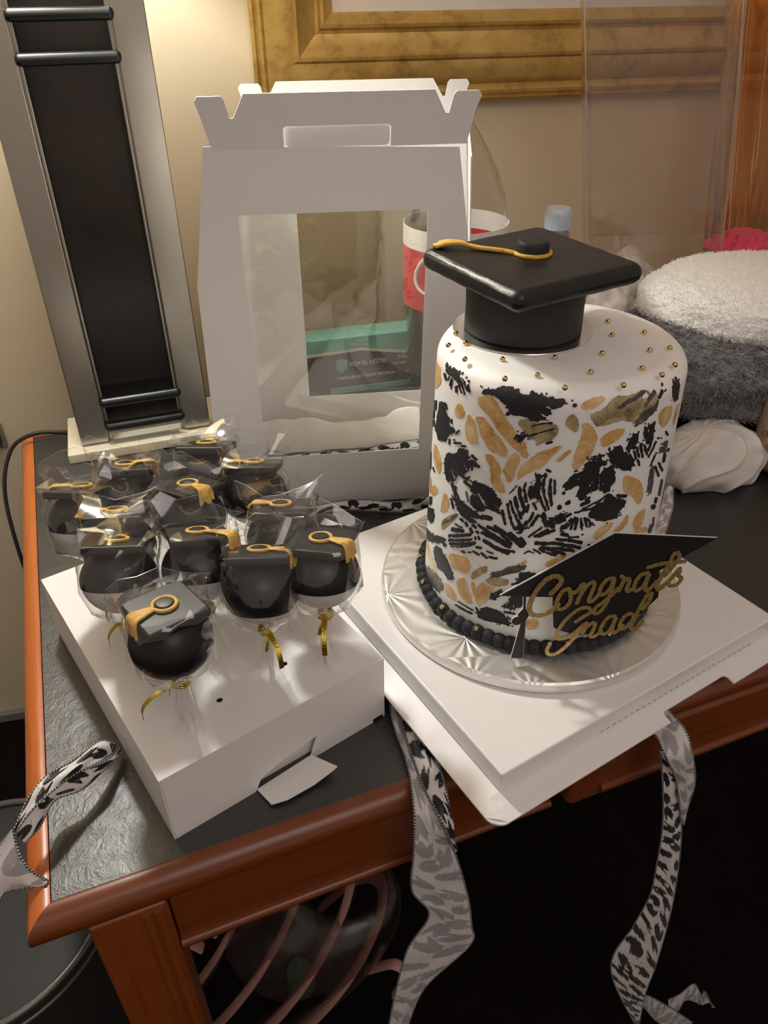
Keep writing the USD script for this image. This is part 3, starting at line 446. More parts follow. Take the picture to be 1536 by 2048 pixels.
k -2068,1081 -1965,1095 -1960,1096 -1957,1100 -1956,1106 -1957,1112 -1960,1116 -1965,1116 -2063,1105 -2150,1113 -2155,1112 -2159,1110 -2162,1103 -2162,1097 -2160,1093 -2156,1090
k -1952,1203 -1913,1165 -1906,1161 -1898,1163 -1891,1168 -1888,1178 -1888,1188 -1893,1196 -1934,1236 -2004,1282 -2012,1284 -2020,1280 -2027,1272 -2029,1263 -2028,1253 -2022,1247
k -1903,1190 -1897,1187 -1889,1187 -1882,1191 -1878,1200 -1878,1209 -1882,1218 -1913,1254 -1919,1259 -1927,1258 -1934,1253 -1938,1243 -1938,1234 -1934,1227
k -2067,1331 -2064,1326 -2059,1325 -2054,1326 -2050,1330 -2047,1337 -2048,1341 -2085,1461 -2089,1465 -2094,1466 -2099,1465 -2103,1461 -2106,1455 -2105,1450
k -2042,1420 -1998,1316 -1995,1311 -1990,1311 -1985,1312 -1981,1317 -1980,1323 -1980,1329 -2023,1430 -2050,1528 -2052,1534 -2057,1535 -2062,1535 -2066,1531 -2069,1526 -2069,1520
k -2012,1460 -1960,1373 -1939,1304 -1936,1299 -1932,1296 -1927,1298 -1923,1301 -1921,1306 -1922,1312 -1943,1384 -1995,1472 -2034,1563 -2036,1567 -2041,1568 -2045,1567 -2049,1563 -2051,1558 -2050,1552
k -1978,1470 -1952,1422 -1947,1419 -1942,1418 -1936,1421 -1933,1426 -1932,1433 -1933,1439 -1958,1481 -1997,1601 -2000,1606 -2006,1608 -2011,1608 -2016,1602 -2018,1597 -2018,1590
k -1987,1625 -1931,1502 -1926,1497 -1919,1495 -1912,1498 -1907,1503 -1905,1511 -1907,1519 -1960,1635 -1966,1693 -1969,1701 -1974,1706 -1981,1706 -1988,1702 -1992,1696 -1993,1688
k -1955,1691 -1955,1687 -1925,1581 -1922,1576 -1918,1573 -1913,1575 -1909,1578 -1907,1583 -1907,1589 -1936,1692 -1929,1734 -1930,1740 -1932,1744 -1937,1745 -1942,1745 -1946,1742 -1948,1737
k -2047,1617 -1996,1701 -1998,1707 -2004,1706 -2007,1704 -2056,1624 -2057,1617 -2055,1615 -2049,1615
K -1969,1332 -1938,1382 -1908,1372 -1892,1425 -1887,1342 -1928,1292
k -1897,1512 -1895,1521 -1896,1530 -1901,1536 -1909,1538 -1916,1536 -1921,1530 -1960,1454 -1963,1445 -1961,1438 -1956,1431 -1948,1429 -1941,1431 -1935,1439
k -1843,1486 -1843,1493 -1845,1499 -1850,1503 -1856,1504 -1861,1501 -1864,1495 -1888,1416 -1888,1409 -1886,1403 -1881,1398 -1875,1398 -1869,1402 -1866,1408
k -1807,1470 -1806,1477 -1808,1484 -1813,1489 -1818,1490 -1824,1488 -1828,1482 -1864,1393 -1865,1386 -1863,1379 -1858,1374 -1853,1373 -1847,1375 -1843,1380
k -1911,1490 -1910,1485 -1908,1481 -1903,1479 -1899,1479 -1895,1484 -1894,1490 -1889,1555 -1889,1560 -1892,1565 -1897,1567 -1901,1564 -1905,1561 -1906,1556
K -1915,1712 -1864,1745 -1865,1822 -1833,1831 -1823,1744 -1832,1703 -1818,1634 -1836,1615 -1879,1632 -1907,1634
k -1818,1731 -1801,1648 -1752,1537 -1748,1532 -1743,1530 -1738,1530 -1734,1535 -1732,1541 -1733,1548 -1781,1658 -1797,1731 -1789,1835 -1790,1841 -1794,1846 -1799,1848 -1804,1847 -1808,1843 -1810,1837
k -1806,1577 -1774,1526 -1770,1523 -1766,1522 -1761,1523 -1759,1527 -1758,1532 -1760,1537 -1791,1585 -1810,1638 -1812,1642 -1817,1644 -1821,1643 -1825,1640 -1826,1635 -1826,1630
k -1772,1698 -1771,1693 -1734,1577 -1731,1572 -1726,1568 -1721,1569 -1717,1573 -1715,1578 -1715,1584 -1752,1697 -1745,1793 -1746,1799 -1749,1803 -1754,1805 -1759,1804 -1763,1802 -1765,1796
k -1771,1853 -1766,1852 -1762,1855 -1759,1860 -1758,1866 -1761,1871 -1765,1874 -1791,1885 -1796,1885 -1800,1882 -1803,1879 -1804,1873 -1801,1868 -1797,1865
k -1843,1524 -1839,1520 -1834,1519 -1830,1521 -1827,1526 -1826,1531 -1828,1537 -1855,1581 -1859,1585 -1864,1586 -1868,1584 -1871,1579 -1872,1574 -1870,1568
k -1773,1363 -1771,1367 -1771,1372 -1773,1376 -1776,1379 -1780,1379 -1784,1377 -1871,1279 -1873,1275 -1874,1270 -1872,1265 -1868,1263 -1864,1262 -1861,1265
k -1720,1346 -1717,1351 -1716,1357 -1717,1362 -1721,1366 -1726,1367 -1731,1367 -1827,1293 -1830,1288 -1831,1282 -1829,1276 -1826,1272 -1821,1271 -1816,1273
k -1683,1344 -1680,1348 -1678,1351 -1680,1358 -1683,1362 -1687,1363 -1691,1361 -1798,1294 -1801,1290 -1802,1285 -1801,1280 -1798,1276 -1794,1274 -1790,1276
K -1781,1484 -1752,1473 -1741,1433 -1694,1385 -1744,1398 -1784,1418
K -1721,1441 -1651,1488 -1641,1405 -1690,1412
k -1710,1127 -1637,1118 -1632,1118 -1629,1122 -1628,1127 -1629,1132 -1632,1136 -1637,1139 -1707,1148 -1772,1176 -1776,1176 -1780,1174 -1782,1171 -1782,1166 -1780,1161 -1777,1158
k -1713,1163 -1583,1129 -1577,1128 -1573,1133 -1570,1138 -1571,1145 -1575,1152 -1581,1156 -1711,1188 -1717,1189 -1721,1184 -1723,1178 -1722,1171 -1719,1165
k -1823,1156 -1761,1121 -1757,1125 -1757,1128 -1760,1134 -1819,1168 -1821,1168 -1826,1164 -1826,1161
k -1855,1133 -1809,1121 -1806,1122 -1805,1124 -1806,1129 -1808,1130 -1857,1143 -1891,1109 -1892,1107 -1891,1102 -1890,1100 -1886,1101
k -2406,901 -2397,907 -2392,920 -2394,923 -2426,921 -2435,915 -2440,902 -2438,900
k -2337,943 -2331,951 -2330,954 -2332,956 -2337,957 -2368,941 -2374,934 -2375,931 -2374,927 -2368,927
k -2262,954 -2253,959 -2251,963 -2250,967 -2254,974 -2314,981 -2322,977 -2326,972 -2326,967 -2322,961
k -2187,956 -2179,958 -2176,961 -2176,970 -2178,974 -2234,1000 -2242,998 -2246,993 -2246,984 -2243,982
k -2190,1025 -2130,1025 -2126,1031 -2126,1034 -2130,1038 -2187,1038 -2190,1038 -2194,1032 -2194,1029
k -2100,984 -2095,987 -2092,990 -2091,995 -2091,1000 -2093,1004 -2098,1004 -2169,995 -2173,993 -2177,988 -2179,983 -2178,978 -2176,974 -2172,973
K -3211,880 -2918,1029 -2871,984 -2948,873 -3091,813 -3210,810
k -3103,979 -3091,979 -3064,992 -3031,1012 -3003,1031 -2985,1049 -2978,1060 -2978,1117 -2982,1121 -3001,1114 -3029,1099 -3059,1078 -3087,1055 -3098,1040
K -3210,636 -2992,743 -2876,785 -2713,877 -2627,914 -2706,834 -2916,697 -3075,601
k -2656,819 -2643,827 -2633,837 -2625,850 -2625,859 -2632,862 -2643,861 -2661,852 -2674,840 -2681,828 -2681,819 -2676,813
k -3211,1277 -3212,1271 -3212,1266 -3213,1264 -3157,1299 -3117,1327 -3106,1340 -3134,1478 -3151,1474 -3214,1442 -3213,1445 -3212,1444 -3212,1440 -3211,1434
k -2961,1389 -2947,1393 -2937,1399 -2928,1409 -2930,1411 -2996,1417 -3015,1410 -3026,1402 -3040,1389 -3038,1388
S -2731,1046 -2531,1238 -2508,1223 -2604,1097 -2720,940
d -2614,1125 -2704,1042 -2709,1037 -2709,1029 -2704,1029 -2692,1036 -2600,1120 -2514,1228 -2511,1236 -2514,1238 -2522,1236 -2526,1233
G -3211,1192 -3047,1275 -3059,1184 -2975,1162 -3206,1052
G -3068,1178 -2910,1286 -2839,1293 -2872,1217 -3006,1133
G -2716,1338 -2656,1319 -2635,1259 -2668,1178 -2758,1113 -2750,1192
K -2858,658 -2733,766 -2664,725 -2606,715 -2535,633 -2505,573 -2561,520 -2605,566 -2676,557 -2740,531 -2802,578
G -3157,560 -3018,592 -2896,569 -2803,495 -2750,462 -2824,427 -2931,449 -3098,468
G -2600,787 -2442,865 -2350,869 -2326,796 -2366,707 -2448,708 -2550,673
S -2175,888 -2169,835 -2247,742 -2315,677 -2303,761 -2239,840
G -1854,1050 -1871,1005 -1927,984
D -2047,892 -1970,962 -1870,988 -1886,940 -1970,889 -2057,833 -2148,778 -2120,837
G -1718,1038 -1633,1098 -1574,1134 -1567,1080 -1692,996
D -3209,178 -2869,421 -2736,444 -2630,416 -2638,352 -2718,282 -2867,254 -3052,194
G -2632,444 -2548,484 -2466,426 -2451,368 -2503,352 -2584,343
G -2468,574 -2380,673 -2343,576 -2300,499 -2279,435 -2330,416 -2387,439 -2442,497
G -2251,626 -2194,708 -2122,687 -2093,699 -2131,611 -2153,509 -2190,483 -2234,516
g -2284,550 -2224,448 -2217,444 -2210,443 -2202,449 -2195,460 -2193,469 -2194,479 -2252,576 -2276,661 -2280,668 -2287,670 -2296,667 -2305,657 -2309,647 -2309,636
S -2188,738 -2102,800 -1975,819 -1990,762 -2124,703
K -2200,403 -2150,464 -2096,470 -2036,468 -1991,446 -1923,334 -1975,359 -2040,344 -2106,326 -2177,320 -2219,326
k -2434,365 -2263,363 -2259,368 -2259,374 -2262,375 -2428,380 -2431,378 -2436,372 -2437,368
k -2456,304 -2272,318 -2265,328 -2265,333 -2270,337 -2447,327 -2452,324 -2461,313 -2461,308
k -2213,374 -2207,375 -2204,377 -2201,386 -2203,388 -2236,421 -2242,422 -2245,418 -2247,411 -2246,407
k -1918,400 -1913,402 -1912,404 -1911,410 -1913,410 -1958,444 -1963,443 -1965,441 -1965,435 -1963,432
k -1958,377 -1918,367 -1915,371 -1915,374 -1918,379 -1954,391 -1957,389 -1960,385 -1960,379
K -2012,531 -1951,570 -1960,656 -1851,685 -1848,580 -1906,538 -1983,522
k -1990,470 -1902,476 -1898,486 -1901,492 -1905,494 -1989,488 -1993,488 -1997,478 -1996,475
K -2122,596 -2088,647 -2047,672 -2036,631 -2082,578
K -1907,916 -1854,919 -1768,926 -1891,817 -1930,790 -1900,840
G -1807,441 -1721,464 -1690,366 -1790,333""".strip()
TOPPER_HAT = [(-512, 750), (318, 1270), (1138, 1151), (911, 1000), (742, 877), (771, 700), (785, 601), (709, 493), (607, 334), (436, 250), (172, 254), (-9, 336), (-46, 374), (-90, 694), (-307, 720), (-298, 590), (-261, 524), (-283, 465), (-266, 48), (-366, 61), (-315, 469), (-353, 535), (-313, 591), (-324, 723)]
TOPPER_LETTERS = [[(-115, 744), (-78, 796), (-48, 856), (-66, 904), (-117, 917), (-175, 884), (-227, 804), (-261, 712), (-273, 616), (-248, 548), (-198, 526), (-135, 535), (-77, 579), (-44, 624)], [(24, 778), (-18, 766), (-48, 705), (-57, 626), (-25, 573), (23, 592), (52, 663), (35, 745), (18, 778), (55, 735), (91, 747), (120, 807)], [(125, 814), (143, 805), (126, 719), (108, 624)], [(127, 711), (166, 795), (210, 829), (225, 788), (208, 695), (202, 634), (233, 635), (275, 696)], [(370, 849), (321, 842), (284, 782), (279, 711), (313, 691), (356, 743), (372, 836)], [(376, 833), (371, 710), (346, 582), (304, 504), (268, 503), (268, 554), (315, 602), (379, 676), (425, 744)], [(430, 862), (456, 836), (446, 774), (433, 719)], [(438, 743), (463, 819), (492, 832), (504, 799), (495, 729), (515, 703), (553, 739)], [(639, 875), (587, 862), (556, 794), (556, 722), (585, 703), (628, 747), (649, 855)], [(651, 858), (642, 762), (657, 696), (691, 716), (724, 777)], [(843, 1052), (813, 1036), (796, 949), (758, 829), (740, 743), (755, 694), (794, 714)], [(843, 1052), (865, 1007), (829, 915), (782, 834)], [(631, 932), (720, 954), (819, 960), (917, 961)], [(763, 709), (812, 752), (855, 819), (890, 894), (898, 859), (893, 823), (924, 800), (924, 768), (900, 730), (857, 723), (820, 746)], [(129, 422), (181, 467), (238, 514), (206, 561), (143, 555), (74, 496), (15, 401), (-12, 310), (2, 248), (54, 250), (127, 294), (194, 373)], [(196, 381), (150, 265), (80, 150), (9, 78), (-50, 76), (-76, 124), (-58, 202)], [(220, 395), (214, 327), (203, 291)], [(212, 336), (264, 387), (295, 378), (286, 302), (271, 248), (306, 239), (358, 285)], [(446, 446), (393, 435), (359, 362), (351, 286), (389, 255), (434, 302), (458, 420)], [(461, 419), (449, 318), (464, 261), (498, 278), (534, 334)], [(585, 456), (541, 444), (508, 371), (512, 311), (547, 298), (590, 354), (615, 436)], [(716, 657), (682, 645), (649, 533), (621, 401), (608, 308), (637, 279), (671, 310), (693, 368)], [(716, 657), (708, 576), (669, 497)]]
RIBBONS = {'c_rev': [[(1, 4935, 7570), (29, 4935, 7570)], [(52, 4383, 7570), (117, 4382, 7570)], [(166, 3921, 7570), (261, 3778, 7570)], [(203, 3511, 7570), (399, 3446, 7536)], [(201, 3369, 7266), (530, 3497, 7049)], [(192, 3365, 6701), (686, 3558, 6263)], [(346, 3425, 6193), (754, 3584, 5704)], [(162, 3354, 5742), (761, 3587, 5334)], [(50, 3310, 4989), (339, 3422, 4871)], [(-21, 3282, 4312), (160, 3353, 4126)]], 'c_face': [[(33, 4885, 7590), (64, 4848, 7590)], [(125, 4365, 7590), (298, 4417, 7590)], [(268, 3763, 7590), (411, 3951, 7590)], [(415, 3409, 7559), (468, 3581, 7590)], [(528, 3453, 7121), (537, 3457, 7094)]], 'r_rev': [[(2156, 4340, 7520), (2468, 4511, 7520)], [(2274, 4232, 7520), (2545, 4281, 7520)], [(2302, 4037, 7507), (2604, 4155, 7349)], [(2512, 4120, 7058), (2735, 4206, 6935)], [(2681, 4185, 6523), (2761, 4216, 6628)], [(2749, 4212, 6288), (2768, 4219, 6277)]], 'r_face': [[(2292, 4180, 7520), (2349, 4099, 7492)], [(2392, 4116, 7066), (2595, 4195, 6882)], [(2565, 4183, 6296), (2804, 4276, 6148)], [(2652, 4217, 5658), (2980, 4345, 5256)], [(2715, 4242, 4972), (3115, 4398, 4266)], [(2636, 4211, 4430), (3206, 4433, 3047)], [(2521, 4166, 3527), (3222, 4439, 2254)], [(3344, 4487, 1118), (3358, 4492, 1089)]], 'r_curl': [[(3431, 4585, 862), (3305, 4536, 1449)], [(3260, 4518, 1785), (3224, 4505, 2100)], [(3675, 4680, 928), (3803, 4730, 1230)], [(4084, 4839, 189), (4745, 5097, -405)]], 'r_curl2': [[(3864, 4807, 980), (3823, 4791, 1263)], [(4122, 4908, 634), (4012, 4865, 1263)], [(4195, 4936, 908), (4205, 4941, 1378)], [(4613, 5099, 349), (4468, 5043, 803)]], 'r_curl3': [[(4533, 5068, 426), (4595, 5093, 381)], [(4551, 5076, 802), (4846, 5190, 123)], [(5386, 5401, -1329), (5656, 5506, -1533)]], 'l_back': [[(-2199, 4044, 7720), (-2243, 3943, 7700)], [(-2292, 3995, 7820), (-2258, 3825, 7780)], [(-2397, 3763, 7900), (-2372, 3656, 7860)], [(-2538, 3570, 7950), (-2486, 3433, 7920)], [(-2617, 3393, 7920), (-2577, 3292, 7900)], [(-2651, 3185, 7860), (-2640, 3168, 7850)]], 'l_face': [[(-2197, 4078, 7620), (-2210, 4110, 7560)], [(-2232, 3829, 7780), (-2258, 3893, 7620)], [(-2372, 3656, 7860), (-2356, 3653, 7680)], [(-2486, 3433, 7920), (-2516, 3530, 7720)], [(-2577, 3292, 7900), (-2550, 3314, 7720)], [(-2640, 3168, 7850), (-2614, 3172, 7720)]], 'l_tail': [[(-2431, 3008, 7520), (-2436, 2971, 7520)], [(-2521, 3009, 7650), (-2748, 2994, 7420)], [(-2591, 3062, 7750), (-2825, 2962, 7360)], [(-2657, 3181, 7830), (-2973, 3006, 7350)], [(-2668, 3213, 7860), (-3068, 3092, 7400)]], 'k_side': [[(3207, 7294, 8030), (3297, 7292, 8030)], [(3053, 6941, 8030), (3185, 6938, 8030)], [(2913, 6657, 8030), (3076, 6700, 8030)], [(2757, 6345, 8030), (2901, 6342, 8030)]], 'b_foot': [[(-1004, 7439, 7520), (-1004, 7439, 7640)], [(-774, 7581, 7520), (-774, 7581, 7650)], [(-475, 7660, 7520), (-475, 7660, 7660)], [(-231, 7644, 7520), (-231, 7644, 7680)], [(43, 7617, 7520), (43, 7617, 7660)], [(266, 7602, 7520), (266, 7602, 7680)], [(500, 7672, 7520), (500, 7672, 7700)], [(719, 7744, 7520), (719, 7744, 7680)]], 'in_foot': [[(-1441, 8608, 7570), (-1441, 8608, 7690)], [(-1106, 8703, 7570), (-1106, 8703, 7710)], [(-713, 8797, 7570), (-713, 8797, 7690)], [(-314, 8867, 7570), (-314, 8867, 7680)], [(91, 8951, 7570), (91, 8951, 7710)], [(567, 9008, 7570), (567, 9008, 7750)], [(912, 9068, 7570), (912, 9068, 7750)]]}
DRAGEES = [(1832, 5952), (1795, 5662), (2057, 5706), (2157, 5392), (1995, 5349), (1630, 5303), (1265, 5231), (2095, 5081), (1847, 5028), (1951, 4914), (1468, 4970), (1640, 4753), (1236, 4724), (1085, 4930), (851, 4879), (878, 5215), (605, 5223), (505, 5490), (582, 5732), (638, 5526)]

# ================================================================== the room
YW = math.radians(12); WA, WN = V(math.cos(YW), math.sin(YW), 0), V(-math.sin(YW), math.cos(YW), 0); WO = V(-0.803, 1.095, 0)
def wall_place(m): return frame3(m, WO, WA, WN, V(0, 0, 1))
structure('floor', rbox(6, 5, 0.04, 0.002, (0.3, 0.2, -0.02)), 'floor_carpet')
structure('wall_back', wall_place(rbox(5.0, 0.08, 2.6, 0.002, (0.9, 0.041, 1.3))), 'wall_paint')
structure('baseboard_back', wall_place(rbox(5.0, 0.010, 0.022, 0.002, (0.9, -0.006, 0.011))), 'skirting_paint')

# ================================================================== the desk
DO, DY = V(-0.237, 0.286, 0), math.radians(21.3)
DA, DN = V(math.cos(DY), math.sin(DY), 0), V(-math.sin(DY), math.cos(DY), 0)
DW, DD, DZ, RAIL = 1.05, 0.722, 0.75, 0.031
def desk_world(a, n, z): return DO + DA * a + DN * n + V(0, 0, z)
desk = Thing('desk', 'cherry wood writing desk with a black leather top under the cake', 'desk', DO, DY)
desk.part('leather_top', rbox(DW, DD, 0.018, 0.001, (DW / 2, DD / 2, DZ - 0.009)), 'desk_leather')
prof = [(0, -0.018), (0, 0.0006), (0.0025, 0.0014), (0.0065, 0.0012), (0.0105, -0.0002), (0.0145, -0.0032), (0.0172, -0.0075), (0.0180, -0.0125), (0.0170, -0.0172),
        (0.0140, -0.0202), (0.0120, -0.0215), (0.0120, -0.0255), (0.0, -0.0255)]
def rail_mesh(p0, p1, out):
    """mitred moulding from p0 to p1; out = outward direction (2D)"""
    p0, p1, out = V(*p0), V(*p1), V(*out); d = (p1 - p0) / np.linalg.norm(p1 - p0); k = len(prof); v = []
    for end, s in ((p0, -1), (p1, 1)):
        for t, z in prof: q = end + out * t + d * s * t; v.append((q[0], q[1], DZ + z))
    v = np.array(v); f = []
    for i in range(k):
        j = (i + 1) % k; f += [(i, j, k + j), (i, k + j, k + i)]
    for i in range(1, k - 1): f += [(0, i + 1, i), (k, k + i, k + i + 1)]
    m = trimesh.Trimesh(v, np.array(f), process=False); m.fix_normals(); return m
desk.part('front_rail', rail_mesh((0, 0), (DW, 0), (0, -1)), 'cherry_shaded_along', 35)
desk.part('left_rail', rail_mesh((0, DD), (0, 0), (-1, 0)), 'cherry_lit_across', 35)
desk.part('back_rail', rail_mesh((DW, DD), (0, DD), (0, 1)), 'cherry_shaded_along', 35)
desk.part('right_rail', rail_mesh((DW, 0), (DW, DD), (1, 0)), 'cherry_lit_across', 35)
AZ0, AZ1 = 0.652, DZ - 0.0255
desk.part('apron', rbox(0.335, 0.016, AZ1 - AZ0, 0.002, (0.075 + 0.1675, -0.002, (AZ0 + AZ1) / 2)), 'cherry_shaded_along', 35)
desk.part('apron_bead', tube([(0.075, -0.0105, AZ0 + 0.005), (0.41, -0.0105, AZ0 + 0.005)], 0.0045, 10), 'cherry_shaded_along', 50, parent=desk.path + '/apron')
desk.part('drawer_front', rbox(0.46, 0.024, AZ1 - AZ0 + 0.006, 0.006, (0.428 + 0.23, -0.004, (AZ0 + AZ1) / 2 - 0.004)), 'cherry_shaded_along', 35)
desk.part('drawer_front_bead', tube([(0.46, -0.0165, AZ0 + 0.008), (0.87, -0.0165, AZ0 + 0.008)], 0.005, 10), 'cherry_shaded_along', 50, parent=desk.path + '/drawer_front')
desk.part('left_apron', rbox(0.016, DD - 0.12, AZ1 - AZ0, 0.002, (0.004, DD / 2, (AZ0 + AZ1) / 2)), 'cherry_lit_across', 35)
desk.part('back_apron', rbox(DW - 0.1, 0.016, AZ1 - AZ0, 0.002, (DW / 2, DD - 0.004, (AZ0 + AZ1) / 2)), 'cherry_shaded_along', 35)
for x, y in ((0.046, 0.004), (DW - 0.046, 0.004), (0.046, DD - 0.03), (DW - 0.046, DD - 0.03)):
    lp = desk.part('leg', rbox(0.056, 0.056, DZ - 0.026, 0.003, (x, y + 0.010, (DZ - 0.026) / 2)), 'cherry_shaded_upright', 35)
    if y < 0.1:
        desk.part('leg_moulding', cat(*[tube([(x + o, y - 0.017, 0.03), (x + o, y - 0.017, DZ - 0.032)], 0.0042, 8) for o in (0.012, 0.021)]), 'cherry_shaded_upright', 50, parent=lp)

# ================================================================== table lamp (black panel between steel posts)
LO, LY = V(-0.326, 0.9316, 0.75), math.radians(18.8)
lamp = Thing('table_lamp', 'tall table lamp of two steel posts with a black panel and crossbars', 'lamp', LO, LY)
lamp.part('base', rbox(0.212, 0.115, 0.014, 0.002, (0.0, 0.042, 0.008)), 'lamp_base_cream')
for s in (-1, 1):
    lp = lamp.part('post', rbox(0.036, 0.030, 0.70, 0.002, (s * 0.0685, 0.016, 0.367)), 'brushed_steel')
    lamp.part('inner_strip', rbox(0.0035, 0.010, 0.695, 0.001, (s * 0.0480, 0.010, 0.366)), 'brushed_steel', parent=lp)
lamp.part('panel', rbox(0.096, 0.006, 0.69, 0.001, (0, 0.030, 0.365)), 'black_panel')
for z in (0.5065, 0.4675, 0.0755, 0.0395):
    lamp.part('crossbar', rbox(0.1065, 0.013, 0.013, 0.0055, (0.001, 0.000, z), 12), 'black_tube', 60)
SC = lamp.local(LAMP)
lamp.part('arm', cat(rbox(0.20, 0.03, 0.012, 0.003, (0, 0.016, 0.722)), tube([(0, 0.016, 0.72), (SC[0] * 0.5, SC[1] * 0.5, 0.735), (SC[0], SC[1], 0.74), (SC[0], SC[1], SC[2] - 0.045)], 0.008, 12)), 'brushed_steel', 40)
lamp.part('shade', frame3(trimesh.creation.annulus(0.188, 0.190, 0.24, sections=64), (SC[0], SC[1], SC[2] - 0.028), V(1, 0, 0), V(0, 1, 0), V(0, 0, 1)), 'lamp_shade_cloth', 40)
cord = single('power_cord', tube(smooth_path([(-0.43, 0.955, 0.757), (-0.462, 0.958, 0.760), (-0.492, 0.945, 0.764), (-0.520, 0.93, 0.748), (-0.531, 0.90, 0.70), (-0.523, 0.87, 0.62), (-0.515, 0.86, 0.50), (-0.52, 0.88, 0.2), (-0.55, 0.95, 0.012), (-0.66, 1.05, 0.012)], 8), 0.0028, 8), 'cable_black',
              'thin black power cord looping over the left edge of the desk', 'cord', 60)
sock = Thing('wall_socket', 'small dark wall socket at the left edge beyond the desk', 'socket', WO + WA * 0.158 + V(0, 0, 0.664), YW)
sock.part('plate', rbox(0.03, 0.006, 0.045, 0.002, (0, -0.003, 0)), 'skirting_paint')
sock.part('plug', rbox(0.018, 0.024, 0.022, 0.004, (0.001, -0.017, 0)), 'cable_black')

# ================================================================== gilt picture frame on the wall
pf = Thing('picture_frame', 'wide gilt picture frame hanging on the wall above the boxes', 'picture frame', WO + WA * 0.642 + V(0, 0, 1.1350), YW)
FW, FH, FB = 0.826, 0.80, 0.113
fprof = [(0, 0.002), (0, 0.016), (0.004, 0.020), (0.007, 0.017), (0.010, 0.021), (0.014, 0.022), (0.018, 0.019), (0.022, 0.019), (0.030, 0.024), (0.044, 0.027), (0.054, 0.026),
         (0.057, 0.030), (0.061, 0.031), (0.064, 0.027), (0.069, 0.024), (0.078, 0.017), (0.088, 0.013), (0.092, 0.014), (0.095, 0.019), (0.099, 0.020), (0.103, 0.016), (0.109, 0.010), (0.113, 0.008), (0.113, 0.002)]
def frame_rail(a, b, inw):
    a, b, inw = V(*a), V(*b), V(*inw); d = (b - a) / np.linalg.norm(b - a); v = []; k = len(fprof)
    for e, s in ((a, 1), (b, -1)):
        for t, h in fprof: q = e + inw * t + d * s * t; v.append((q[0], -h, q[1]))
    f = []
    for i in range(k):
        j = (i + 1) % k; f += [(i, j, k + j), (i, k + j, k + i)]
    m = trimesh.Trimesh(np.array(v), np.array(f), process=False); m.fix_normals(); return m
for a, b, i in (((0, 0), (FW, 0), (0, 1)), ((FW, 0), (FW, FH), (-1, 0)), ((FW, FH), (0, FH), (0, -1)), ((0, FH), (0, 0), (1, 0))):
    pf.part('moulding', frame_rail(a, b, i), 'gilt', 25)
pf.part('mount', rbox(FW - 0.2, 0.004, FH - 0.2, 0.0005, (FW / 2, -0.005, FH / 2)), 'mount_white')

# ================================================================== low white box carrying the cake
CX, CY, CYAW = 0.137, 0.568, math.radians(31.5)
BXZ = 0.800
cb = Thing('cake_box_base', 'flat white cardboard cake box base with flanged lower edge under the cake', 'box', (CX, CY, 0.75), CYAW)
H = 0.159
cb.part('lid', rbox(2 * H, 2 * H, 0.021, 0.0022, (0, 0, 0.0395)), 'white_gloss_card', 30)
sheet = sbox(-H - 0.020, -H - 0.020, H + 0.004, H + 0.004).buffer(-0.012).buffer(0.012)
sheet = sheet.difference(sbox(0.005, -H - 0.04, 0.085, -H - 0.010).buffer(-0.004).buffer(0.004))
sh = extrude(sheet, 0.0016); sh.vertices, sh.faces = trimesh.remesh.subdivide_to_size(sh.vertices, sh.faces, 0.02); sh = trimesh.Trimesh(sh.vertices, sh.faces, process=False)
sh.vertices[:, 2] += 0.0275 - 0.22 * np.maximum(0, np.maximum(-H + 0.002 - sh.vertices[:, 0], -H + 0.002 - sh.vertices[:, 1]))
cb.part('flange', sh, 'white_gloss_card', False, label='white flange sheet with rounded corner and a cut-out notch')
ft = extrude(sbox(-H + 0.01, -H + 0.01, H - 0.01, H - 0.01), 0.027); ft.apply_translation((0, 0, 0.0004)); cb.part('underside', ft, 'white_card')
cb.part('perforation', cat(*[rbox(0.0032, 0.0006, 0.0011, 0.0002, (-0.055 + 0.0068 * i, -H - 0.0003, 0.0315), 4) for i in range(28)]), 'perforation_grey')

# ================================================================== silver cake board
board = trimesh.creation.revolve([(0, 0), (0.1385, 0), (0.1400, 0.002), (0.1402, 0.006), (0.1395, 0.0095), (0.1375, 0.011), (0.05, 0.011), (0, 0.011)], sections=128)
board.apply_translation((0, 0, 0))
bd = Thing('cake_board', 'round silver foil cake board embossed with fan leaves under the tall cake', 'cake board', (0.137, 0.566, BXZ + 0.0003))
bd.part('foil_disc', board, 'embossed_foil', 30)

# ================================================================== the cake
AX, ZT, ZB = V(0.140, 0.566), 1.05, 0.8115
def cake_r(z):
    t = np.clip((z - 0.82) / 0.23, 0, 1); r = 0.1015 - 0.0055 * t; f = 0.016
    e = np.clip((z - (ZT - f)) / f, 0, 1); return r - f * (1 - np.sqrt(np.maximum(1 - e * e, 0)))
cake = Thing('cake', 'tall white fondant cake with black and gold brush strokes on a silver board', 'cake', (AX[0], AX[1], ZB))
zs = np.concatenate([np.linspace(ZB, ZT - 0.016, 14), ZT - 0.016 + 0.016 * np.sin(np.linspace(0.12, PI / 2, 12))])
pr = [(0, 0)] + [(float(cake_r(z)), z - ZB) for z in zs] + [(0.04, ZT - ZB), (0, ZT - ZB)]
cake.part('fondant_body', trimesh.creation.revolve(pr, sections=144), 'fondant_white', 40)
def on_cake(poly, lift):
    """wrap a flat patch (arc length at radius 0.1, height above 0.8) around the cake"""
    m = extrude(poly, 1.0); v, f = trimesh.remesh.subdivide_to_size(m.vertices * V(1, 1, 0.002), m.faces, 0.0075)
    th, z, up = v[:, 0] / 0.1, v[:, 1] + 0.8, v[:, 2] > 0.001
    z = np.minimum(z, ZT - 0.0005); r = cake_r(z) + np.where(up, lift, -0.0012)
    return trimesh.Trimesh(np.stack([r * np.cos(th), r * np.sin(th), z - ZB], 1), f, process=False)
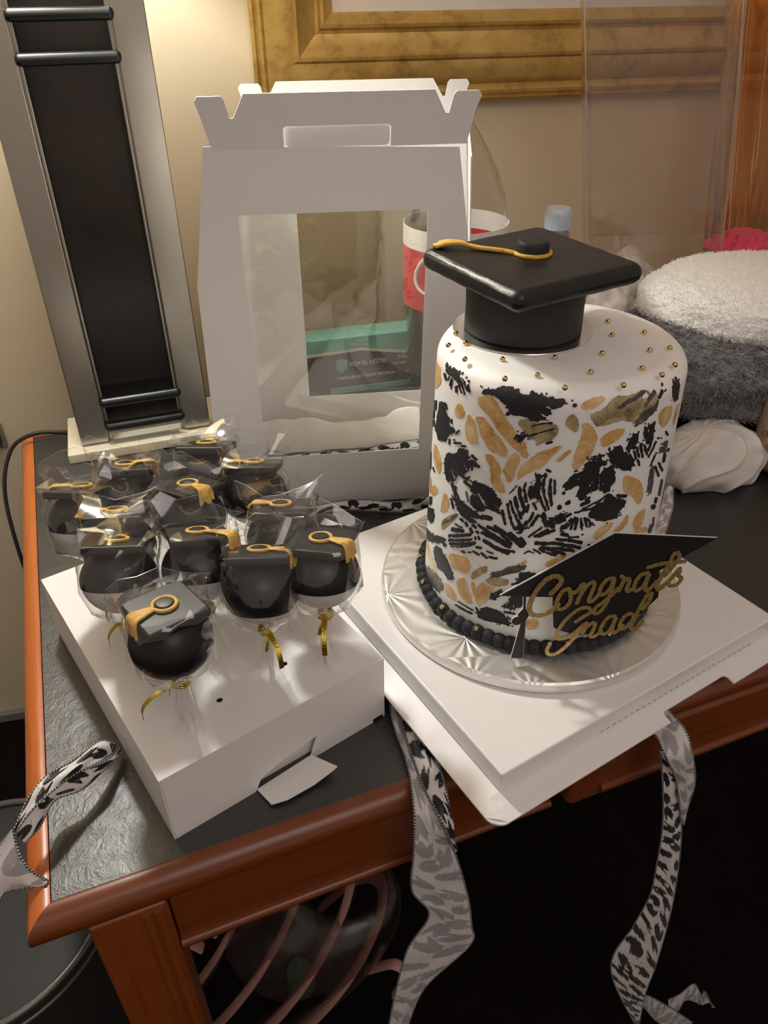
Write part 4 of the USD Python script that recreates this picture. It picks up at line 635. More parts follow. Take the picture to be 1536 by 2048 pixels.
strokes, rs = [], np.random.default_rng(5)
for line in STROKES.split('\n'):
    k, *pts = line.split(); P = [tuple(float(c) * 1e-4 for c in p.split(',')) for p in pts]
    g = Polygon(P).buffer(0); big = k in 'KD'
    if k.isupper():
        for _ in range(2): P = [q for a, b in zip(P, P[1:] + P[:1]) for q in ((0.78 * a[0] + 0.22 * b[0], 0.78 * a[1] + 0.22 * b[1]), (0.22 * a[0] + 0.78 * b[0], 0.22 * a[1] + 0.78 * b[1]))]
        g = Polygon(P).buffer(0).buffer(0.0005); k = k.lower()
    if k == 'x': strokes[-1][1] = strokes[-1][1].difference(g); continue
    strokes.append([k, g, big])
def ragged(g, amp, seed):
    """uneven brush edge"""
    g = g.buffer(0.0003, quad_segs=2).buffer(-0.0003); out = []
    for q in getattr(g, 'geoms', [g]):
        if q.area < 2e-7: continue
        def edge(c):
            L = LineString(c); n = max(8, int(L.length / 0.0011)); P = np.array([L.interpolate(i / n, normalized=True).coords[0] for i in range(n)])
            w = meshkit.fbm(np.column_stack([P * 520, np.full(n, seed * 3.1)]), 3, seed) - 0.5
            T = np.roll(P, -1, 0) - np.roll(P, 1, 0); T /= np.maximum(np.linalg.norm(T, axis=1, keepdims=True), 1e-9)
            return P + np.stack([T[:, 1], -T[:, 0]], 1) * w[:, None] * amp
        q2 = Polygon(edge(q.exterior.coords), [edge(i.coords) for i in q.interiors if Polygon(i.coords).area > 3e-7]).buffer(0)
        out += [h for h in getattr(q2, 'geoms', [q2]) if h.geom_type == 'Polygon' and h.area > 1.5e-7]
    return unary_union(out) if out else None
NAME = {'k': ('black_stroke', 'black_icing', 0.0006, 0.0022), 'g': ('gold_stroke', 'gold_wash', 0.0003, 0.0016), 's': ('smoky_stroke', 'smoky_wash', 0.00025, 0.0022), 'd': ('charcoal_stroke', 'charcoal_wash', 0.0004, 0.0022)}
far = {k: [] for k in NAME}
for i, (k, g, big) in enumerate(strokes):
    nm, look, lift, amp = NAME[k]; w = min(1.0, math.sqrt(g.area) / 0.006)
    if big and g.area > 2.0e-5:                       # bristle marks: nicks cut in from the edge, loose hairs running out of it
        mr = np.array(g.minimum_rotated_rectangle.exterior.coords); e0, e1 = mr[1] - mr[0], mr[2] - mr[1]; ax_ = e0 if np.hypot(*e0) > np.hypot(*e1) else e1; ln = np.hypot(*ax_); ax_ = ax_ / ln
        bp = np.array([g.exterior.interpolate(t, normalized=True).coords[0] for t in np.linspace(0, 1, 46)[:-1]]) if g.geom_type == 'Polygon' else np.zeros((0, 2))
        cen = np.array(g.centroid.coords[0])
        for q in bp:
            u_ = rs.random(); d_ = ax_ * np.sign((q - cen) @ ax_) + rs.normal(0, 0.25, 2); d_ /= np.hypot(*d_)
            if u_ < 0.22: g = g.difference(LineString([q + d_ * 0.001, q - d_ * rs.uniform(0.002, 0.006)]).buffer(rs.uniform(0.00018, 0.00034)))
            elif u_ < 0.50 and abs((q - cen) @ ax_) > 0.22 * ln: g = g.union(LineString([q - d_ * 0.001, q + d_ * rs.uniform(0.0010, 0.0032)]).buffer(rs.uniform(0.0003, 0.0007)))
            elif u_ < 0.54: g = g.union(Point(q + d_ * rs.uniform(0.0015, 0.004)).buffer(rs.uniform(0.0003, 0.0007)))
    g = ragged(g, amp * w, i)
    if g is None or g.is_empty: continue
    m = on_cake(g, lift + 0.00002 * (i % 7)); cake.part(nm, m, look, 30)
    c, s = -1, 0.0
    far[k].append(trimesh.Trimesh(m.vertices * V(-1, -1, 1), m.faces, process=False))    # the far side carries the same stencil turned half round
for k, ms in far.items():
    cake.part(NAME[k][0] + 's_on_far_side', trimesh.util.concatenate(ms), NAME[k][1], 30, kind='stuff')
nb = 66
bead0 = trimesh.creation.icosphere(2, 0.0066)
for i in range(nb):
    a = 2 * PI * i / nb; j = rs.normal(0, 0.0003, 3)
    b = bead0.copy(); b.vertices *= V(1, 1, 1.02); b.apply_translation((0.1040 * math.cos(a) + j[0], 0.1040 * math.sin(a) + j[1], 0.0064 + j[2]))
    cake.part('border_bead', b, 'bead_icing', True)
pearl = trimesh.creation.icosphere(2, 0.0021)
for deg in [172.7, -166.8, -146.4, -125.5, -104, -84, -63, -42, -22, -1, 19, 40, 60, 81, 102, 122, 143]:
    a = math.radians(deg); b = pearl.copy(); b.apply_translation((0.1075 * math.cos(a), 0.1075 * math.sin(a), 0.0135)); cake.part('border_pearl', b, 'dragee_gold', True)
for x, y in DRAGEES:
    b = pearl.copy(); b.apply_translation((x * 1e-4 - AX[0], y * 1e-4 - AX[1], ZT - ZB + 0.0014)); cake.part('gold_dragee', b, 'dragee_gold', True)

# fondant graduation cap on its small silver card
HX, HY = 0.112, 0.584
single('cap_card', lathe([(0, 0), (0.0548, 0), (0.0552, 0.0008), (0.0548, 0.0016), (0, 0.0016)], 96) .apply_translation((HX, HY, ZT + 0.0002)), 'silver_card',
       'small round silver card under the black fondant graduation cap on the cake', 'cake card')
cap = Thing('fondant_graduation_cap', 'black fondant graduation cap with gold tassel on top of the tall cake', 'cake decoration', (HX, HY, ZT + 0.0019))
crown = lathe([(0, 0), (0.0445, 0), (0.0462, 0.0015), (0.0458, 0.02), (0.0470, 0.050), (0, 0.050)], 96)
cap.part('crown', crown, 'black_fondant_matt', 40)
b = tm(rbox(0.119, 0.119, 0.0155, 0.0074, (0, 0, 0), 16).refine_to_length(0.003)); n = meshkit.fbm(b.vertices * 130, 3, 4)[:, None] - 0.5
b.vertices += b.vertices / np.maximum(np.linalg.norm(b.vertices * V(0.2, 0.2, 1), axis=1, keepdims=True), 1e-6) * n * 0.0012 * V(0.2, 0.2, 1)
a45 = math.radians(-14.6 + 45); R = trimesh.transformations.rotation_matrix(a45, [0, 0, 1]); b.apply_transform(R)
b.apply_transform(trimesh.transformations.rotation_matrix(math.radians(1.5), [1, 0, 0]))
BC = V(-0.0010, -0.0105, 0.0515); b.apply_translation(BC); cap.part('mortarboard', b, 'black_fondant', 50)
bt = BC + V(0.002, 0.004, 0.0078)
cap.part('button', lathe([(0, 0), (0.0112, 0), (0.0122, 0.002), (0.0122, 0.0075), (0.0105, 0.0098), (0, 0.0102)], 40).apply_translation(bt), 'black_fondant_matt', 40)
ring = [bt + V(0.0133 * math.cos(t), 0.0133 * math.sin(t), 0.0010) for t in np.linspace(-PI * 0.95, PI * 0.55, 28)]
lc = BC + V(-0.069, 0.0225, 0.0068)
ta = smooth_path([ring[0], bt + V(-0.022, 0.003, 0.0016), bt + V(-0.037, 0.008, 0.0022), bt + V(-0.046, 0.012, 0.003)], 8)
cap.part('tassel_cord', cat(tube(ring, 0.0017, 8), tube(ta, 0.0019, 8)), 'tassel_gold', 60)
e = ta[-1]; dirv = V(-0.95, 0.24, 0); side = V(0.24, 0.95, 0)
ts = [tube(smooth_path([e, e + dirv * 0.008 + side * o * 0.35 + V(0, 0, 0.0018), e + dirv * 0.018 + side * o * 0.8 + V(0, 0, 0.0012), e + dirv * (0.026 + 0.002 * math.sin(7 * i)) + side * o + V(0, 0, -0.0008)], 5), 0.0016, 6) for i, o in enumerate(np.linspace(-0.006, 0.006, 9))]
cap.part('tassel', cat(*ts), 'tassel_gold', 60)

# card topper
TY = math.radians(6); TP = V(0.14, 0.4535, 0.813); TA_, TN_ = V(math.cos(TY), math.sin(TY), 0), V(-math.sin(TY), math.cos(TY), 0)
top = Thing('cake_topper', 'black card graduation cap topper with gold glitter lettering in front of the cake', 'cake topper', TP, TY)
def upright(m, n0): return frame3(m, (0, n0, 0), V(1, 0, 0), V(0, 0, 1), V(0, -1, 0))
hat = Polygon([(a * 1e-4, b * 1e-4) for a, b in TOPPER_HAT]).buffer(0)
hat = hat.union(Point(TOPPER_HAT[20][0] * 1e-4 - 0.0038, TOPPER_HAT[20][1] * 1e-4).buffer(0.0042))
top.part('card', upright(extrude(hat, 0.0006), 0.0), 'card_black', False)
top.part('card_core', upright(extrude(hat.buffer(0.00045), 0.0008), 0.0009), 'card_core', False, parent=top.path + '/card')
letters = [LineString(smooth_path([(a * 1e-4, b * 1e-4) for a, b in L], 8)).buffer(0.00165 if i else 0.0021, quad_segs=6) for i, L in enumerate(TOPPER_LETTERS)]
NC = 14
for nm, ls in (('congrats_lettering', letters[:14]), ('grad_lettering', letters[14:])):
    top.part(nm, upright(extrude(unary_union(ls), 0.0009), -0.0016 if nm[0] == 'c' else -0.0012), 'gold_glitter', False, parent=top.path + '/card')

# ================================================================== white box holding the cake pops
PO, PY = V(-0.160, 0.333, 0.75), math.atan2(0.116, 0.1585); PW, PD, PH = 0.1965, 0.277, 0.070
pb = Thing('cake_pop_box', 'white cardboard box with cake pops standing in its punched lid', 'box', PO, PY)
holes = [(0.040 + 0.0575 * i, 0.040 + 0.069 * j) for i in range(3) for j in range(4)] + [(0.068, 0.012 + 0.030), (0.128, 0.045)]
lidm = sbox(0, 0, PW, PD)
for x, y in holes[12:]: lidm = lidm.difference(Point(x, y).buffer(0.0026))
lm = extrude(lidm, 0.0014); lm.apply_translation((0, 0, PH - 0.0014)); pb.part('lid', lm, 'white_card')
pb.part('left_wall', rbox(0.0014, PD, PH - 0.0015, 0.0003, (0.0007, PD / 2, (PH - 0.0015) / 2)), 'white_card')
pb.part('right_wall', rbox(0.0014, PD, PH - 0.0015, 0.0003, (PW - 0.0007, PD / 2, (PH - 0.0015) / 2)), 'white_card')
pb.part('back_wall', rbox(PW - 0.003, 0.0014, PH - 0.0015, 0.0003, (PW / 2, PD - 0.0007, (PH - 0.0015) / 2)), 'white_card')
fw = Polygon([(0.0015, 0), (0.069, 0), (0.075, 0.012), (0.098, 0.020), (0.128, 0.024), (0.121, 0.004), (0.122, 0.0), (0.184, 0), (0.184, 0.004), (PW - 0.0015, 0.004), (PW - 0.0015, PH - 0.0015), (0.0015, PH - 0.0015)])
pb.part('front_wall', frame3(extrude(fw, 0.0014), (0, 0.0014, 0), V(1, 0, 0), V(0, 0, 1), V(0, -1, 0)), 'white_card')
pb.part('liner', rbox(PW - 0.012, 0.002, PH - 0.010, 0.0003, (PW / 2, 0.008, (PH - 0.010) / 2)), 'white_card')
flap = Polygon([(0.070, 0), (0.121, 0), (0.130, -0.026), (0.126, -0.026), (0.108, -0.025), (0.084, -0.024), (0.072, -0.020)])
fm = extrude(flap, 0.001); fm.vertices[:, 2] += 0.0015 + 0.35 * np.maximum(0, fm.vertices[:, 0] - 0.112) ** 1 + 0.08 * -fm.vertices[:, 1]
pb.part('torn_flap', fm, 'white_card', label='torn flap folded outward')
for x, y in holes[12:]:
    pb.part('hole', lathe([(0, 0), (0.0026, 0), (0.0026, 0.0006), (0, 0.0006)], 20).apply_translation((x, y, PH - 0.0035)), 'hole_dark', label='empty punched hole')

# ================================================================== twelve cake pops
def chull(P): return trimesh.convex.convex_hull(P)
def cello_bag(rng, top_z, hw, yaw, ball_r, seal):
    """crumpled film bag: neck at the tie, round the ball, up over the cap, pinched flat along its top seal"""
    n = 16; rings = []; ph = rng.uniform(0, 6.28)
    prof_ = [(-0.0395, 0.0040, 0), (-0.0325, 0.0120, 0), (-0.021, ball_r * 0.86, 0), (-0.007, ball_r * 1.04, 0), (0.010, ball_r * 1.05, 0.3), (top_z - 0.007, hw * 0.84, 1), (top_z, hw * 0.86, 1), (top_z + 0.006, hw * 0.95, 2), (top_z + 0.018, hw * 1.12, 3)]
    for z, r, sq in prof_:
        a = np.arange(n) * 2 * PI / n; cx, cy = np.cos(a), np.sin(a)
        if sq >= 2:
            w = 0.42 if sq == 2 else 0.06
            x, y = r * seal * cx * 1.05, r * w * cy
        else:
            k = 1 / np.maximum(np.abs(cx), np.abs(cy)) if sq else 1
            rr = r * (1 + (np.minimum(k, 1.36) - 1) * min(sq, 1)); x, y = rr * cx, rr * cy
        j = rng.normal(0, 0.0010 if r > 0.012 else 0.0004, (n, 3)); j[:, 2] *= 2.2
        if sq == 3: j[:, 2] += 0.006 * np.sin(np.arange(n) * 2 * PI / n + ph) + 0.004 * np.cos(np.arange(n) * 4 * PI / n + ph)
        P = np.stack([x, y, np.full(n, z)], 1) + j
        c, s = math.cos(yaw), math.sin(yaw); rings.append(np.stack([c * P[:, 0] - s * P[:, 1], s * P[:, 0] + c * P[:, 1], P[:, 2]], 1))
    v = np.vstack(rings); f = []
    for i in range(len(rings) - 1):
        for k in range(n):
            a, b, c, d = i * n + k, i * n + (k + 1) % n, (i + 1) * n + (k + 1) % n, (i + 1) * n + k
            f += [(a, b, c), (a, c, d)] if rng.random() < 0.5 else [(a, b, d), (b, c, d)]
    return trimesh.Trimesh(v, np.array(f), process=False)
def cello_skirt(rng, bottom):
    n = 14; rings = []
    for t in np.linspace(0, 1, 5):
        a = np.arange(n) * 2 * PI / n; r = (0.0042 + 0.0060 * t) * (1 + 0.32 * np.sin(a * 5 + 2 * t)) + rng.normal(0, 0.0008, n)
        rings.append(np.stack([r * np.cos(a), r * np.sin(a), np.full(n, -0.0405 + (bottom + 0.0405) * t) + rng.normal(0, 0.001, n) * (t > 0)], 1))
    rings[-1][:, 2] = np.maximum(rings[-1][:, 2], bottom)
    v = np.vstack(rings); f = []
    for i in range(4):
        for k in range(n):
            a, b, c, d = i * n + k, i * n + (k + 1) % n, (i + 1) * n + (k + 1) % n, (i + 1) * n + k
            f += [(a, b, c), (a, c, d)]
    return trimesh.Trimesh(v, np.array(f), process=False)
TILT = [4, 24, 12, 26, 22, 22, 18, 22, 14, 20, 22, 22]
def pop(i, x, y, zc, yaw, tas, tie_dir, label, seal=1.0):
    rng = np.random.default_rng(100 + i); zc = zc - 0.82
    yaw, tas, tie_dir = map(math.radians, (yaw, tas, tie_dir))
    t = Thing('cake_pop', label, 'cake pop', (x, y, 0.8203), 0.0, 'wrapped cake pops in the white box')
    at = lambda m, dz=0: m.apply_translation((0, 0, zc + dz))
    def nod(m):
        """the head leans back on its stick, the wrapper's neck stays put"""
        m = tm(m); v = m.vertices - V(0, 0, zc); k = np.clip((v[:, 2] + 0.038) / 0.024, 0, 1); a = -math.radians(TILT[i]) * k * k * (3 - 2 * k)
        m.vertices = np.stack([v[:, 0], v[:, 1] * np.cos(a) - v[:, 2] * np.sin(a), v[:, 1] * np.sin(a) + v[:, 2] * np.cos(a)], 1) + V(0, 0, zc); return m
    R_ = 0.0282
    t.part('stick', tube([(0, 0, 0.0), (0, 0, zc - 0.02)], 0.0021, 10), 'stick_white', 60)
    edge = -0.16 if i in (2, 3, 4, 7) else -0.62; th = np.linspace(edge, 1.05, 18)
    t.part('ball', nod(at(lathe([(0, R_ * math.sin(th[0]) * 0.92)] + [(R_ * math.cos(a) * (1.0 if a > 0 else 1.0), R_ * math.sin(a) * 0.92) for a in th] + [(0.012, 0.0245), (0, 0.0245)], 48))), 'candy_black', 45)
    th = np.linspace(-PI / 2 + 0.01, edge + 0.02, 10)
    t.part('bare_underside', nod(at(lathe([(R_ * 0.975 * math.cos(a), R_ * 0.975 * math.sin(a) * 0.92) for a in th] + [(0, R_ * 0.975 * math.sin(th[-1]) * 0.92)], 40))), 'candy_white', 45, label='pale underside of the ball')
    b = tm(rbox(0.044, 0.044, 0.0065, 0.0016, (0, 0, 0), 8)); b.apply_transform(trimesh.transformations.rotation_matrix(yaw, [0, 0, 1])); mb = t.part('mortarboard', nod(at(b, 0.0255)), 'candy_board', 40)
    zt = zc + 0.0289
    t.part('button', nod(lathe([(0, 0), (0.0062, 0), (0.0066, 0.001), (0.0052, 0.0028), (0, 0.0034)], 24).apply_translation((0, 0, zt))), 'candy_black', 40, parent=mb)
    rg = [V(0.0078 * math.cos(a), 0.0078 * math.sin(a), zt + 0.0012) for a in tas + np.linspace(0.15, 2 * PI - 0.15, 24)]
    t.part('tassel_ring', nod(tube(rg, 0.0014, 8)), 'tassel_gold', 60, parent=mb)
    d = V(math.cos(tas), math.sin(tas), 0); s = V(-d[1], d[0], 0)
    e = max(abs(math.cos(tas - yaw)), abs(math.sin(tas - yaw))); reach = 0.022 / e
    fr = []
    for q, o in enumerate(np.linspace(-1, 1, 9)):
        w = 0.0062 * o; drop = 0.010 + 0.0015 * math.sin(5 * q + i)
        fr.append(tube(smooth_path([d * 0.0075 + s * w * 0.2 + V(0, 0, zt + 0.0014), d * (reach * 0.72) + s * w * 0.55 + V(0, 0, zt + 0.0016), d * (reach + 0.001) + s * w * 0.85 + V(0, 0, zt + 0.0004), d * (reach + 0.003) + s * w + V(0, 0, zt - drop)], 4), 0.0011, 6))
    t.part('tassel', nod(cat(*fr)), 'tassel_gold', 60, parent=mb)
    bag = cello_bag(rng, 0.031, 0.0300, yaw + rng.normal(0, 0.15), R_, seal); bag.apply_translation((0, 0, zc)); bag = nod(bag); wp = t.part('wrapper', bag, 'cellophane', 38)
    nn = 16; rim = bag.vertices[-nn:]; seam = bag.vertices[[k * nn + 3 for k in range(1, len(bag.vertices) // nn)]]; seam2 = bag.vertices[[k * nn + 11 for k in range(1, len(bag.vertices) // nn)]]
    t.part('wrapper_seam', cat(tube(rim[nn // 2:], 0.00024, 5), tube(seam, 0.00018, 5)), 'cellophane_edge', 60, parent=wp)
    sk = cello_skirt(rng, 0.0035 - zc); sk.apply_translation((0, 0, zc)); t.part('wrapper_skirt', sk, 'cellophane', False, parent=wp)
    zt_ = zc - 0.0400; d = V(math.cos(tie_dir), math.sin(tie_dir), 0); s = V(-d[1], d[0], 0)
    rings = [tube([V(0.0052 * math.cos(a), 0.0052 * math.sin(a), zt_ + h + 0.0006 * math.sin(3 * a)) for a in np.linspace(0, 2 * PI, 20)], 0.0011, 6) for h in (-0.0016, 0.0004, 0.0022)]
    L = rng.uniform(0.020, 0.028) + (0.012 if i == 0 else 0)
    def strip(P, wd):
        P = smooth_path(P, 6); w = s * wd; v = np.vstack([P + w, P - w]); k = len(P)
        f = [(a, a + 1, k + a + 1) for a in range(k - 1)] + [(a, k + a + 1, k + a) for a in range(k - 1)]
        v = np.vstack([v, v + V(0, 0, 0.0003)]); f = f + [(a + 2 * k, c + 2 * k, b_ + 2 * k) for a, b_, c in f]
        return trimesh.Trimesh(v, np.array(f), process=False)
    z0 = V(0, 0, zt_)
    tails = [strip([z0 + d * 0.004, z0 + d * (0.004 + L * 0.45) + V(0, 0, -0.002), z0 + d * (0.004 + L * 0.75) + V(0, 0, -0.009), z0 + d * (0.004 + L * 0.8) + V(0, 0, -0.0205)], 0.0019),
             strip([z0 + d * 0.004, z0 + d * 0.008 - s * 0.003 + V(0, 0, -0.006), z0 + d * 0.009 - s * 0.005 + V(0, 0, -0.014)], 0.0013)]
    t.part('foil_tie', cat(*(rings + tails)), 'foil_tie', 60, parent=wp)
for i, a in enumerate([
    (-0.1444, 0.3754, 0.915, 40, 222, 214, 'cake pop nearest the camera with its gold tie curling out to the left'),
    (-0.0905, 0.4273, 0.915, 6, -12, -60, 'front row middle cake pop, second from the camera, fan tassel spread right'),
    (-0.0466, 0.4437, 0.915, -14, -28, -90, 'rightmost cake pop, beside the flat cake box, gold tassel hanging at its right front'),
    (-0.1973, 0.4406, 0.915, 10, 95, 215, 'front cake pop of the left edge row behind the nearest one, tie hanging left'),
    (-0.1397, 0.4514, 0.915, 20, -22, -80, 'cake pop in the middle of the second row with wide fan tassel in front'),
    (-0.2083, 0.4802, 0.915, 8, 184, 230, 'cake pop third back along the left edge with tassel pointing left'),
    (-0.0809, 0.4869, 0.915, 2, 172, -40, 'cake pop at the right end of the second row, tassel left'),
    (-0.2471, 0.5158, 0.915, -8, 188, -100, 'back left cake pop nearest the orange desk edge'),
    (-0.1599, 0.5197, 0.915, -38, -42, -70, 'tilted-looking cake pop in the centre with tassel falling to its right front corner'),
    (-0.2200, 0.5503, 0.915, 18, 38, 120, 'back row cake pop in front of the lamp with tassel toward the right rear'),
    (-0.1109, 0.5511, 0.915, 0, 183, 60, 'back right cake pop before the window box with tassel hooked over its left edge'),
    (-0.1577, 0.5848, 0.915, -4, 90, 80, 'rearmost cake pop beside the lamp post with only the gold ring showing'),
]):
    pop(i, *a)

# ================================================================== tall white window box
TO, TBY, TT = V(0.00764, 0.7898, 0.75), math.radians(6.083), math.radians(-6.285)
tb = Thing('window_cake_box', 'tall white cardboard cake box with handle flaps and a film window', 'box', TO, TBY)
VX, VN = V(1, 0, 0), V(0, math.sin(TT), math.cos(TT)); VF = np.cross(VX, VN)
def lean(m, o=(0, 0, 0.0005)): return frame3(m, o, VX, VN, -VF)      # thickness towards the front
mid = -0.0556
pan = Polygon([(mid - 0.1485, 0), (mid + 0.1485, 0), (mid + 0.136, 0.288), (mid + 0.1155, 0.409), (mid - 0.1115, 0.415), (mid - 0.136, 0.288)])
win = sbox(-0.1446, 0.076, 0.0334, 0.355)
tb.part('front_panel', lean(extrude(pan.difference(win), 0.0012)), 'white_card', False)
tb.part('front_window_film', lean(extrude(win.buffer(0.003), 0.0002), (0, 0.0006, 0.0005)), 'window_film', False)
def flap_poly(x0, x1, h):
    return Polygon([(x0 + 0.006, 0), (x1 - 0.006, 0), (x1 - 0.0005, 0.7 * h), (x1 + 0.003, h - 0.004), (x1, h), (x1 - 0.019, h), (x1 - 0.0215, h - 0.003), (x1 - 0.0245, 0.60 * h), (x1 - 0.0275, 0.60 * h), (x1 - 0.038, h + 0.0015), (x0 + 0.038, h + 0.0015), (x0 + 0.0275, 0.60 * h), (x0 + 0.0245, 0.60 * h), (x0 + 0.0215, h - 0.003), (x0 + 0.019, h), (x0, h), (x0 - 0.003, h - 0.004), (x0 - 0.0005, 0.7 * h)]).buffer(-0.0012).buffer(0.0012)
hole = sbox(-0.097, -0.01, -0.0025, 0.0195).buffer(-0.004).buffer(0.004)
fo = V(0, 0, 0.0005) + VN * 0.4115; ft_ = math.radians(-18); FN = V(0, math.sin(ft_), math.cos(ft_)); FF = np.cross(VX, FN)
tb.part('front_handle_flap', frame3(extrude(flap_poly(-0.1655, 0.0720, 0.0455).difference(hole), 0.0012), fo, VX, FN, -FF), 'white_card', False)
gn = VN
tb.part('handle_tab', frame3(extrude(sbox(-0.096, 0.0005, -0.0035, 0.026).buffer(-0.004).buffer(0.004), 0.0012), fo + V(0, 0.002, 0), VX, gn, -np.cross(VX, gn)), 'white_card', False)
BS, BD = 0.036, 0.16                                    # the rear panel stands skewed to the right
bpan = Polygon([(mid - 0.1485, 0), (mid + 0.1485, 0), (mid + 0.137, 0.30), (mid + 0.126, 0.41), (mid - 0.117, 0.41), (mid - 0.137, 0.30)])
bwin = sbox(-0.126, 0.070, 0.050, 0.36)
def upr(m, x, y, z=0.0005): return frame3(m, (x, y, z), V(1, 0, 0), V(0, 0, 1), V(0, -1, 0))
tb.part('rear_panel', upr(extrude(bpan.difference(bwin), 0.0012), BS, BD), 'white_card', False)
tb.part('rear_window_film', upr(extrude(bwin.buffer(0.003), 0.0002), BS, BD + 0.0006), 'window_film', False)
bo = V(BS, BD, 0.402); bt_ = math.radians(12); BN = V(0, math.sin(bt_), math.cos(bt_))
tb.part('rear_handle_flap', frame3(extrude(flap_poly(mid - 0.121, mid + 0.128, 0.040).difference(affinity.translate(hole, -0.006, 0)), 0.0012), bo, VX, BN, -np.cross(VX, BN)), 'white_card', False)
def quad_panel(P, th=0.0012):
    P = np.array(P, float); n = np.cross(P[1] - P[0], P[3] - P[0]); n /= np.linalg.norm(n)
    v = np.vstack([P, P + n * th]); f = [(0, 2, 1), (0, 3, 2), (4, 5, 6), (4, 6, 7)]
    for i in range(4): j = (i + 1) % 4; f += [(i, j, 4 + j), (i, 4 + j, 4 + i)]
    return trimesh.Trimesh(v, np.array(f), process=False)
def fp(u, v): return V(u, 0, 0.0005) + VN * v + V(0, 0.002, 0)
def bp(u, v): return V(u + BS, BD - 0.003, v + 0.0005)
hw = 0.1475
tb.part('left_panel', cat(quad_panel([fp(mid - hw, 0.003), bp(mid - hw, 0.003), bp(mid - 0.136, 0.30), fp(mid - 0.135, 0.288)]), quad_panel([fp(mid - 0.135, 0.288), bp(mid - 0.136, 0.30), bp(mid - 0.128, 0.39), fp(mid - 0.120, 0.37)])), 'white_card', False)
tb.part('right_panel', cat(quad_panel([bp(mid + hw, 0.003), fp(mid + hw, 0.003), fp(mid + 0.135, 0.288), bp(mid + 0.136, 0.30)]), quad_panel([bp(mid + 0.136, 0.30), fp(mid + 0.135, 0.288), fp(mid + 0.128, 0.40), bp(mid + 0.130, 0.40)])), 'white_card', False)
tb.part('floor_panel', quad_panel([(mid - hw + 0.002, 0.003, 0.0006), (mid + hw - 0.002, 0.003, 0.0006), (mid + hw + BS - 0.002, BD - 0.003, 0.0006), (mid - hw + BS + 0.002, BD - 0.003, 0.0006)]), 'white_card', False)
def tis(U, W):
    x = -0.165 + 0.22 * U; y = 0.108 + 0.044 * W
    z = 0.012 + 0.05 * np.sin(PI * W) * (0.5 + 0.5 * meshkit.fbm(np.stack([x * 22, y * 30, 0 * x], -1), 3, 2)) + 0.004 * meshkit.noise(np.stack([U * 14, W * 6, 0 * U], -1), 5)
    return np.stack([x, y, z], -1)
TR = lambda P: (lambda c, s: np.stack([TO[0] + c * P[..., 0] - s * P[..., 1], TO[1] + s * P[..., 0] + c * P[..., 1], TO[2] + P[..., 2]], -1))(math.cos(TBY), math.sin(TBY))
v, f = grid(tis, 40, 24); single('tissue_paper', (TR(v), f), 'tissue_white', 'crumpled white tissue paper inside the tall window box', 'tissue paper', 60)

# ================================================================== soft drink bottle, water bottle, dark hotel box
BT = V(0.100, 1.050, 0.75)
bo_ = Thing('soft_drink_bottle', 'large clear soft drink bottle with red label and red cap behind the window box', 'bottle', BT, 0)
outer = [(0.0, 0.004), (0.045, 0.002), (0.060, 0.006), (0.066, 0.02), (0.067, 0.05), (0.065, 0.075), (0.0655, 0.13), (0.068, 0.155), (0.069, 0.17), (0.0690, 0.26), (0.0675, 0.275), (0.062, 0.305), (0.050, 0.335), (0.034, 0.362), (0.022, 0.38), (0.0165, 0.388), (0.0165, 0.396)]
bo_.part('body', lathe(outer, 64), 'bottle_plastic', 60)
bo_.part('drink', lathe([(0, 0.006)] + [(r - 0.002, z + 0.003) for r, z in outer[1:8]] + [(0.0655, 0.160), (0, 0.160)], 48), 'cola', 60)
def band(r0, r1, z0, z1, rt):
    return trimesh.creation.revolve([(r0, z0), (r0 + 0.0006, z0), (r1 + 0.0006, z1), (r1, z1), (r0, z0)], sections=72)
lb_ = bo_.part('label', band(0.0688, 0.0696, 0.165, 0.2440, 0), 'label_red', 60)
bo_.part('label_top_band', band(0.0696, 0.0694, 0.2442, 0.2700, 0), 'label_white', 60, parent=lb_, label='white upper band of the label')
def round_label(pts, w, lift):
    P = smooth_path([V((0.0694 + lift) * math.cos(a), (0.0694 + lift) * math.sin(a), z) for a, z in pts], 10); return tube(P, np.interp(np.linspace(0, 1, len(P)), np.linspace(0, 1, len(w)), w), 8)
D_ = math.radians
bo_.part('label_script', cat(round_label([(D_(-118), 0.232), (D_(-112), 0.240), (D_(-122), 0.2405), (D_(-134), 0.229), (D_(-141), 0.212), (D_(-138), 0.197), (D_(-126), 0.190), (D_(-110), 0.192), (D_(-96), 0.203)], [0.0012, 0.0028, 0.0030, 0.0022, 0.0012], 0.0002),
                             round_label([(D_(-104), 0.200), (D_(-99), 0.212), (D_(-92), 0.212), (D_(-90), 0.202), (D_(-96), 0.196), (D_(-103), 0.200)], [0.0015, 0.002, 0.0015], 0.0002),
                             round_label([(D_(-60), 0.192), (D_(-45), 0.214), (D_(-36), 0.236), (D_(-32), 0.242), (D_(-31), 0.230), (D_(-36), 0.206), (D_(-30), 0.194), (D_(-20), 0.200)], [0.0012, 0.0025, 0.0015], 0.0002)), 'label_white', 60, parent=lb_, label='white script swashes')
bo_.part('cap', lathe([(0, 0.396), (0.0185, 0.396), (0.0185, 0.414), (0.017, 0.4165), (0, 0.4165)], 48), 'cap_red', 40)
wb = Thing('water_bottle', 'small blue-tinted water bottle with pale cap behind the graduation cap', 'bottle', (0.246, 1.10, 0.75))
wb.part('body', lathe([(0, 0.002), (0.028, 0.002), (0.032, 0.01), (0.032, 0.185), (0.030, 0.205), (0.0225, 0.228), (0.0155, 0.238), (0.0150, 0.246)], 48), 'water_bottle_plastic', 60)
